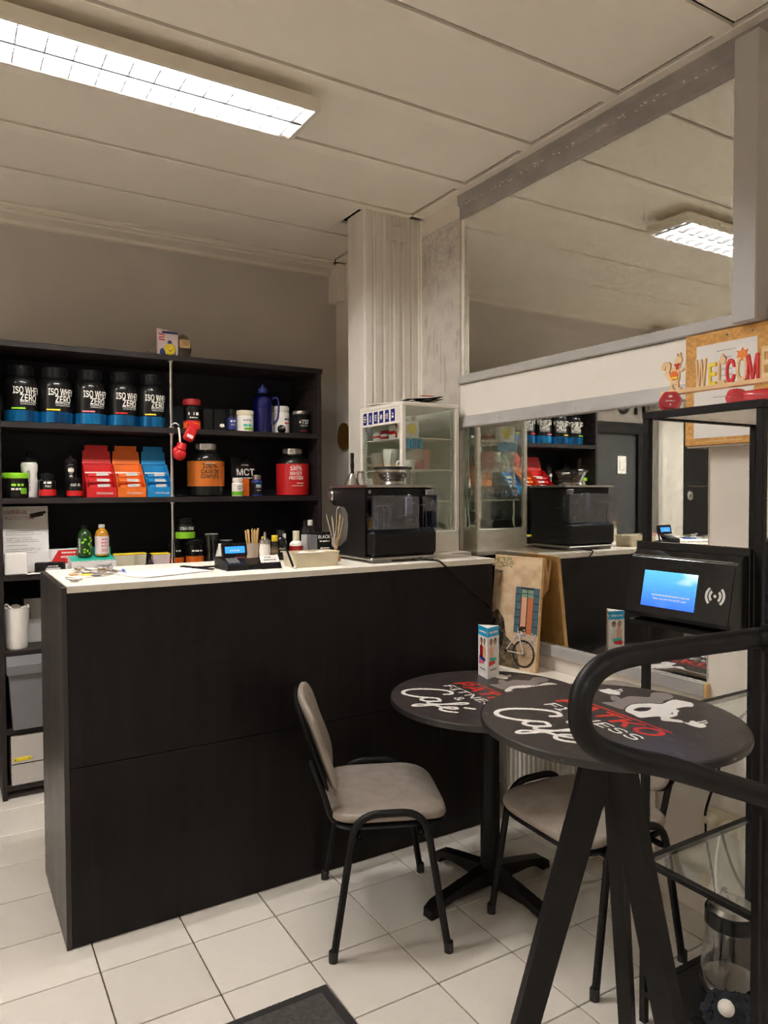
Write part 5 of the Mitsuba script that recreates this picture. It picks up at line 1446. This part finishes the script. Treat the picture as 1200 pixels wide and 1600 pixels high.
pic(unary_union([sbox(.0, .165 + .035 * k, .03, .168 + .035 * k) for k in range(1, 6)] + [sbox(.103, .165 + .035 * k, .132, .168 + .035 * k) for k in range(1, 6)] + [sbox(.032, .345, .102, .348), sbox(.066, .33, .069, .365), sbox(.066, .165, .07, .33)]), 'art_black', .0026)
frng = random.Random(6)
pic(unary_union([ES(frng.uniform(.03, .125), frng.uniform(.115, .17), .006, .007) for _ in range(40)]), 'art_flower', .0032)
pic(unary_union([ES(frng.uniform(-.13, -.02), frng.uniform(.46, .505), .006, .004) for _ in range(40)]), 'art_leaf', .0012)
pic(unary_union([ES(frng.uniform(-.125, -.06), frng.uniform(.10, .21), .008, .01) for _ in range(26)]), 'art_black', .0014)
wc_ = (.065, .075)
ring_ = Point(wc_).buffer(.062, quad_segs=12).difference(Point(wc_).buffer(.054, quad_segs=12))
pic(ring_, 'art_black', .0038)
pic(unary_union([affinity.rotate(sbox(wc_[0] - .054, wc_[1] - .0007, wc_[0] + .054, wc_[1] + .0007), 18 * k) for k in range(10)] + [Point(wc_).buffer(.006)]), 'art_dark', .0038)
pic(unary_union([LineString([(.065, .075), (.03, .165), (.028, .185)]).buffer(.0028), LineString([(.03, .165), (-.035, .075), (.065, .075)]).buffer(.0024)]), 'logo_white', .0044)
pic(unary_union([ES(.052, .19, .02, .007, 10), stroke([(.028, .18), (.045, .18), (.06, .175)], .007)]), 'art_black', .0044)
pic(Point(-.035, .075).buffer(.009), 'art_black', .0050)
pic(LineString([(-.13, .43), (-.09, .435), (-.10, .37)]).buffer(.002), 'art_dark', .0014)
pic(LineString([(-.13, .44), (-.085, .44)]).buffer(.002), 'art_dark', .0014)

# ================================================================== STEEL RACK WITH GLASS SHELVES
rk = thing('rack', 'slim black steel rack with glass shelves on the right', 'rack')
RX0, RX1, RY0, RY1, RZ = 1.72, 2.255, 1.045, 1.405, 1.778
for x, y in ((RX0, RY0), (RX0, RY1 - .02), (RX1 - .02, RY0), (RX1 - .02, RY1 - .02)):
    part(rk, 'post', bx(x, x + .02, y, y + .02, 0, RZ - .02, .0015), 'black_satin')


def rails(z, h, mt='black_satin', base='rail'):
    for m in (bx(RX0, RX0 + .02, RY0 + .02, RY1 - .02, z - h, z, .001), bx(RX1 - .02, RX1, RY0 + .02, RY1 - .02, z - h, z, .001), bx(RX0 + .02, RX1 - .02, RY0, RY0 + .02, z - h, z, .001), bx(RX0 + .02, RX1 - .02, RY1 - .02, RY1, z - h, z, .001)):
        part(rk, base, m, mt)


part(rk, 'top_frame', cat(bx(RX0 - .002, RX0 + .02, RY0, RY1, RZ - .02, RZ, .001), bx(RX1 - .02, RX1, RY0, RY1, RZ - .02, RZ, .001), bx(RX0 + .02, RX1 - .02, RY0, RY0 + .02, RZ - .02, RZ), bx(RX0 + .02, RX1 - .02, RY1 - .02, RY1, RZ - .02, RZ)), 'black_satin')
part(rk, 'top_board', bx(RX0 + .02, RX1 - .02, RY0 + .02, RY1 - .02, RZ - .014, RZ - .001), 'white', label='white top board')
for z in (.905, .485):
    rails(z, .016)
    part(rk, 'glass_shelf', bx(RX0 + .0205, RX1 - .0205, RY0 + .0205, RY1 - .0205, z - .006, z - .001), 'pane_green', label='clear glass shelf')
rails(.10, .018)
part(rk, 'bottom_board', bx(RX0 + .02, RX1 - .02, RY0 + .02, RY1 - .02, .088, .098), 'black_satin')

# card reader kiosk on the rack side
rd = thing('reader_terminal', 'black wall terminal with a blue screen and wireless card symbol on the rack', 'terminal')
part(rd, 'back_plate', bx(1.703, 1.7195, 1.066, 1.410, 1.190, 1.411, .002), 'black_gloss')
bp = [(1.703, 1.392), (1.690, 1.390), (1.668, 1.376), (1.664, 1.370), (1.634, 1.222), (1.637, 1.212), (1.703, 1.196)]
part(rd, 'housing', prism(bp, 'y', 1.072, 1.392), 'black_gloss')
dn = np.array([1.634 - 1.664, 0, 1.222 - 1.370])
dn /= np.linalg.norm(dn)
upf = -dn
o = np.array([1.664, 0, 1.370])
fo = lambda y, s: tuple(o + dn * s + np.array([0, y, 0]))
fr = lambda m, y, s, base, mt, **k: part(rd, base, frame(m, fo(y, s), (0, -1, 0), upf), mt, **k)
fr(poly3(sbox(-.150, 0, .150, .138).buffer(.004), .0015), 1.232, .146, 'glass_front', 'black_gloss')


def screen_rad(p, n, uv):
    t = uv.y
    c = mix([.02, .10, .75], [.10, .52, .95], t)
    b = smoothstep(.42, .95, fbm(uv.x * 2.4 + 3., uv.y * 2.8, 0., 3) + .75 * smoothstep(.5, 1., uv.y) * smoothstep(.3, 1., uv.x) - .30)
    return mix(c, [.75, .95, 1.0], b) * .62


fr(mesh([(-.083, 0, .0022), (.083, 0, .0022), (.083, .097, .0022), (-.083, .097, .0022)], [[0, 1, 2], [0, 2, 3]]), 1.257, .131, 'screen', 'blue', uv=[(0, 0), (1, 0), (1, 1), (0, 1)], emitter={'type': 'area', 'radiance': mikit.proc(screen_rad)})
fr(cat(xf(text('~to gain access present to rfid', .0048, .0004, True, .118), None, (.008, .030, .0023)), xf(text('Please swipe your ID to the RFID reader', .0046, .0004, True, .105), None, (.006, .021, .0023))), 1.257, .131, 'screen_text', 'white')
wv = [Point(0, 0).buffer(.0042)]
for r0 in (.0145, .0245):
    for s in (0, 180):
        arc = LineString([(r0 * math.cos(math.radians(q + s)), r0 * math.sin(math.radians(q + s))) for q in np.linspace(-50, 50, 15)]).buffer(.0033, cap_style=2)
        wv.append(arc)
fr(xf(poly3(unary_union(wv), .0006), None, (0, 0, .0016)), 1.121, .082, 'wireless_symbol', 'light_grey')
part(rd, 'bottom_lip', bx(1.66, 1.715, 1.09, 1.40, 1.180, 1.1955, .003), 'black_satin')
part(rd, 'chrome_edge', bx(1.664, 1.668, 1.085, 1.385, 1.3745, 1.3765, .0006), 'steel')

# things on the rack top
def dumbbell(label, x, y, a, L):
    t = thing('dumbbell', label, 'dumbbell')
    R_ = at(x, y, RZ + .0285, a)
    hexp = [(.0325 * math.cos(q), .0295 * math.sin(q)) for q in np.arange(6) * PI / 3]
    for s in (-1, 1):
        hd = Polygon([(c[0] * 1.0, c[1] * .96) for c in hexp]).buffer(-.008).buffer(.008, quad_segs=4)
        base_ = np.array(hd.exterior.coords[:-1])
        xs = [(.0, .86), (.006, .98), (.012, 1.0), (.026, 1.0), (.034, .8), (.05, .52)]
        v, f = [], []
        for d, sc in xs:
            for c in base_:
                v.append((s * (L / 2 - d), c[0] * sc, c[1] * sc))
        m = len(base_)
        for i in range(len(xs) - 1):
            for j in range(m):
                q = [i * m + j, i * m + (j + 1) % m, (i + 1) * m + (j + 1) % m, (i + 1) * m + j]
                q = q if s < 0 else q[::-1]
                f += [[q[0], q[2], q[1]], [q[0], q[3], q[2]]]
        v.append((s * L / 2, 0, 0))
        for j in range(m):
            tri = [len(v) - 1, (j + 1) % m, j]
            f.append(tri if s < 0 else tri[::-1])
        hk = part(t, 'head', mesh(v, f), 'red_gloss', 40, to=R_)
        if s < 0:
            part(hk, 'mark', frame(cat(xf(text('~mark', .004, .0005, True, .026), None, (0, -.004, 0)), poly3(ES(0, .010, .006, .003), .0005), poly3(ES(0, -.013, .002, .003), .0005)), (-L / 2 - .0002, 0, 0), (0, -1, 0), (0, 0, 1)), 'pale_pink', to=R_)
    part(t, 'grip', tube([(-L / 2 + .04, 0, 0), (0, 0, 0), (L / 2 - .04, 0, 0)], [.0165, .0175, .0165], 16), 'red_gloss', True, to=R_)


dumbbell('red dumbbell on the rack top pointing its end at the viewer', 1.797, 1.372, math.radians(38), .15)
dumbbell('red dumbbell lying lengthwise on the rack top under the wooden letters', 1.862, 1.145, PI / 2, .16)

ws = thing('welcome_sign', 'wooden letter sign reading WELCOME with a squirrel figure on the rack top', 'sign')
bz = RZ + .060
part(ws, 'base_strip', bx(1.848, 1.876, 1.03, 1.445, bz, bz + .012, .001), 'wood_raw')
spots = [('W', 1.312, .075, 'wood_raw', .034), ('E', 1.276, .060, 'yellow', .022), ('L', 1.248, .062, 'wood_raw', .022), ('C', 1.222, .062, 'red', .026), ('O', 1.188, .068, 'wood_raw', .032), ('M', 1.158, .066, 'red', .034), ('E', 1.118, .080, 'wood_raw', .028)]
for ch, y, h, mt, w in spots:
    part(ws, 'letter', frame(text(ch, h, .008, True, w), (1.858, y, bz + .012), (0, -1, 0), (0, 0, 1)), mt)
part(ws, 'acorn', frame(poly3(unary_union([ES(0, 0, .009, .011), sbox(-.002, .008, .002, .018)]), .006), (1.8555, 1.244, bz + .076), (0, -1, 0), (0, 0, 1)), 'wood_raw')
part(ws, 'acorn_cap', frame(poly3(Polygon([(-.011, .002), (.011, .002), (.006, .012), (-.006, .012)]), .003), (1.8552, 1.244, bz + .076), (0, -1, 0), (0, 0, 1)), 'red_dark')
leaf = Polygon([(0, .020), (.005, .010), (.016, .013), (.011, .003), (.017, -.006), (.006, -.006), (0, -.016), (-.006, -.006), (-.017, -.006), (-.011, .003), (-.016, .013), (-.005, .010)])
part(ws, 'leaf', frame(poly3(leaf, .004), (1.8535, 1.186, bz + .082), (0, -1, 0), (0, 0, 1)), 'copper')
sq = thing('squirrel_figure', 'flat wooden squirrel figure standing at the left end of the welcome sign', 'figure')
body = unary_union([ES(0, .042, .016, .027), ES(.012, .085, .012, .011, 20), Polygon([(.004, .092), (.008, .106), (.012, .095)]), Polygon([(.014, .093), (.019, .108), (.021, .093)]), stroke([(.004, .065), (.010, .075)], .018), stroke([(-.010, .020), (-.012, .004)], .008), stroke([(.008, .020), (.010, .004)], .008), sbox(-.02, 0, -.002, .005), sbox(.004, 0, .022, .005),
                   stroke([(.008, .058), (.022, .054), (.028, .058)], .006), stroke([(-.012, .03), (-.026, .05), (-.022, .075), (-.034, .080), (-.040, .070)], .014)])
part(sq, 'body', frame(poly3(body, .008), (1.858, 1.398, bz + .012), (0, -1, 0), (0, 0, 1)), 'wood_raw')
part(sq, 'scarf', frame(poly3(unary_union([sbox(.0, .070, .018, .076), sbox(.006, .058, .012, .072)]), .002), (1.8498, 1.398, bz + .012), (0, -1, 0), (0, 0, 1)), 'red')
part(sq, 'shirt', frame(poly3(ES(-.001, .043, .013, .013), .002), (1.8498, 1.398, bz + .012), (0, -1, 0), (0, 0, 1)), 'orange')
part(sq, 'belt', frame(poly3(sbox(-.012, .032, .012, .038), .003), (1.8494, 1.398, bz + .012), (0, -1, 0), (0, 0, 1)), 'yellow')

cb = thing('notice_board', 'cork notice board with white papers on the wall beside the mirror', 'notice board')
part(cb, 'board', bx(2.300, 2.330, 1.30, 1.692, 1.713, 2.105, .002), 'cork')
part(cb, 'bottom_edge', bx(2.305, XW - .037, 1.30, 1.688, 1.705, 1.713, .001), 'taupe')
part(cb, 'wall_batten', bx(2.330, XW - .0005, 1.42, 1.58, 1.75, 1.87), 'taupe')
for z0, z1, y0, y1 in ((1.905, 2.062, 1.42, 1.646), (1.738, 1.905, 1.432, 1.655)):
    pg = part(cb, 'paper', bx(2.2985, 2.2998, y0, y1, z0, z1), 'paper')
    part(pg, 'text_lines', cat(*[frame(text('~notice line', .0035, .0003, True, w), (2.2983, (y0 + y1) / 2, z), (0, -1, 0), (0, 0, 1)) for z, w in
                                ((z1 - .03, .07), (z1 - .055, .04), (z1 - .075, .05), (z1 - .095, .045), (z1 - .115, .05))]), 'grey')
for y, z in ((1.53, 2.085), (1.44, 2.083)):
    part(cb, 'pin', lathe([(0, 0), (.004, 0), (.003, .003), (0, .003)], 8), 'bin_grey', to=T().translate([2.30, y, z]).rotate([0, 1, 0], -90))
part(cb, 'pencil_mark', bx(2.2992, 2.3, 1.47, 1.61, 1.724, 1.728), 'wood')

# ================================================================== ENTRANCE GATE BAR
gt = thing('gate_bar', 'black padded tube loop of the entrance gate in the right foreground', 'gate')
path = smoothpath([(1.372, .806, 1.272), (1.329, .822, 1.271), (1.292, .822, 1.272), (1.145, .852, 1.267), (1.03, .868, 1.263), (.965, .872, 1.252), (.925, .872, 1.222), (.910, .868, 1.186), (.912, .862, 1.152),
                   (.935, .848, 1.124), (.985, .822, 1.103), (1.05, .798, 1.084), (1.175, .744, 1.038), (1.26, .715, 1.006), (1.33, .735, .975), (1.372, .79, .95)], 6)
part(gt, 'bar', tube(path, .0198, 18), 'black_satin', True)
post = smoothpath([(1.378, .80, .0), (1.378, .80, .6), (1.378, .80, 1.2), (1.378, .80, 1.42), (1.386, .792, 1.475), (1.410, .772, 1.515), (1.45, .737, 1.535), (1.54, .66, 1.54)], 7)
part(gt, 'post', tube(post, .027, 20), 'black_satin', True)
part(gt, 'collar', lathe([(0, 1.243), (.031, 1.243), (.033, 1.247), (.033, 1.292), (.030, 1.298), (0, 1.298)], 24, (1.378, .80, 0)), 'black_satin', 30)
part(gt, 'collar', lathe([(0, .92), (.031, .92), (.033, .925), (.033, .975), (.030, .98), (0, .98)], 24, (1.378, .80, 0)), 'black_satin', 30)
part(gt, 'bracket', xf(poly3(sbox(-.022, -.016, .03, .016).buffer(.006), .006), np.array([[.78, 0, -.62], [-.62, 0, -.78], [0, 1, 0]]), (1.356, .776, 1.212)), 'steel', label='small steel bracket on the post')
part(gt, 'base_plate', lathe([(0, 0), (.09, 0), (.09, .006), (.03, .012), (0, .012)], 28, (1.378, .80, 0)), 'black_satin', 30)

# ================================================================== LOW RIGHT CORNER
kt = thing('glass_kettle', 'clear glass kettle with a steel base on the bottom of the rack', 'kettle')
kx, ky, kz = 1.945, 1.262, .098
part(kt, 'glass', lathe([(.082, .030), (.084, .05), (.080, .10), (.072, .16), (.069, .20), (.0665, .20), (.0695, .16), (.0775, .10), (.0815, .05), (.0795, .030), (.082, .030)], 40, (kx, ky, kz)), 'glass', 30)
part(kt, 'base', lathe([(0, 0), (.080, 0), (.084, .006), (.084, .024), (.080, .030), (0, .030)], 36, (kx, ky, kz)), 'steel', 30)
part(kt, 'heating_plate', lathe([(0, .030), (.070, .030), (.070, .033), (.03, .036), (0, .036)], 32, (kx, ky, kz)), 'steel', 30)
part(kt, 'collar', lathe([(.069, .195), (.073, .195), (.072, .235), (.066, .238), (.064, .235), (.067, .197)], 36, (kx, ky, kz)), 'black_gloss', 30)
part(kt, 'lid', lathe([(0, .236), (.066, .236), (.058, .252), (.02, .260), (.012, .262), (.012, .278), (0, .28)], 30, (kx, ky, kz)), 'steel', 30)
part(kt, 'handle', tube(smoothpath([(kx + .05, ky + .05, kz + .225), (kx + .10, ky + .09, kz + .22), (kx + .11, ky + .10, kz + .12), (kx + .06, ky + .06, kz + .03)], 6), .010, 10), 'black_plastic', True)
cv = trimesh.creation.icosphere(subdivisions=5)
cvv = np.asarray(cv.vertices) * [.112, .10, .030]
nn = meshkit.fbm(np.asarray(cv.vertices) * 3.2 + 2, 4, 9)[:, None]
cvv = cvv * (1 + .5 * (nn - .5)) + np.array([0, 0, 1]) * (.03 * (meshkit.noise(np.asarray(cv.vertices) * [9, 9, 2], 3)[:, None] - .5))
cvv[:, 2] = np.maximum(cvv[:, 2], -.023)
solo('dark_cloth', mesh(cvv, cv.faces), 'cloth', 'crumpled dark blue cloth in front of the glass kettle', 'cloth', smooth=True, to=at(1.838, 1.150, .122))
solo('white_ball', ellipsoid((0, 0, 0), (.021, .021, .021), 4), 'white', 'small white ball lying on the crumpled dark cloth', 'ball', smooth=True, to=at(1.768, 1.160, .170))

so = thing('wall_socket', 'cream double wall socket with plugs behind the rack', 'socket')
part(so, 'plate', bx(XW - .02, XW - .0005, 1.49, 1.63, .335, .415, .008), 'cream')
plm = mikit.ply(lathe([(0, 0), (.026, 0), (.024, .03), (.018, .045), (0, .045)], 24), 'mat_cream', 30)
for y in (1.595, 1.525):
    part(so, 'plug', plm, None, to=T().translate([XW - .02, y, .375]).rotate([0, 1, 0], -90))
solo('kettle_cable', tube(smoothpath([(2.30, 1.595, .375), (2.27, 1.57, .33), (2.25, 1.53, .22), (2.21, 1.47, .08), (2.12, 1.445, .012), (1.98, 1.47, .008), (1.87, 1.452, .008), (1.97, 1.425, .03), (2.03, 1.38, .115)], 7), .004, 8), 'black_plastic',
     'black cable looping on the floor from the wall socket', 'cable', smooth=True)
solo('white_cable', tube(smoothpath([(2.30, 1.525, .375), (2.26, 1.50, .40), (2.20, 1.47, .42), (2.16, 1.46, .30), (2.17, 1.45, .16), (2.24, 1.47, .05), (2.31, 1.5, .03)], 7), .004, 8), 'white', 'white cable hanging in a bow below the wall socket', 'cable', smooth=True)
solo('wall_cable', tube(smoothpath([(2.352, 1.47, .80), (2.342, 1.50, .76), (2.335, 1.535, .68), (2.32, 1.575, .52), (2.31, 1.60, .42), (2.302, 1.597, .385)], 7), .0045, 8), 'black_plastic', 'black cable running down the white wall to the socket', 'cable', smooth=True)
solo('screw_hole', lathe([(0, 0), (.003, 0), (.003, .002), (0, .002)], 8), 'void', 'tiny dark screw hole in the white wall beside the mirror', 'hole', to=T().translate([XW - .0008, 1.51, 1.08]).rotate([0, 1, 0], -90))

# door mat
dm = thing('floor_mat', 'dark grey floor mat with a rubber rim at the front of the tiles', 'mat')
mx1, my1 = 1.006, 2.022
part(dm, 'pile', bx(mx1 - .85 + .03, mx1 - .03, my1 - .55 + .03, my1 - .03, .001, .009, .002), 'mat_pile')
part(dm, 'rim', cat(bx(mx1 - .85, mx1, my1 - .032, my1, .0005, .006, .002), bx(mx1 - .85, mx1, my1 - .55, my1 - .518, .0005, .006, .002), bx(mx1 - .85, mx1 - .818, my1 - .55, my1, .0005, .006, .002), bx(mx1 - .032, mx1, my1 - .55, my1, .0005, .006, .002)), 'mat_rubber')
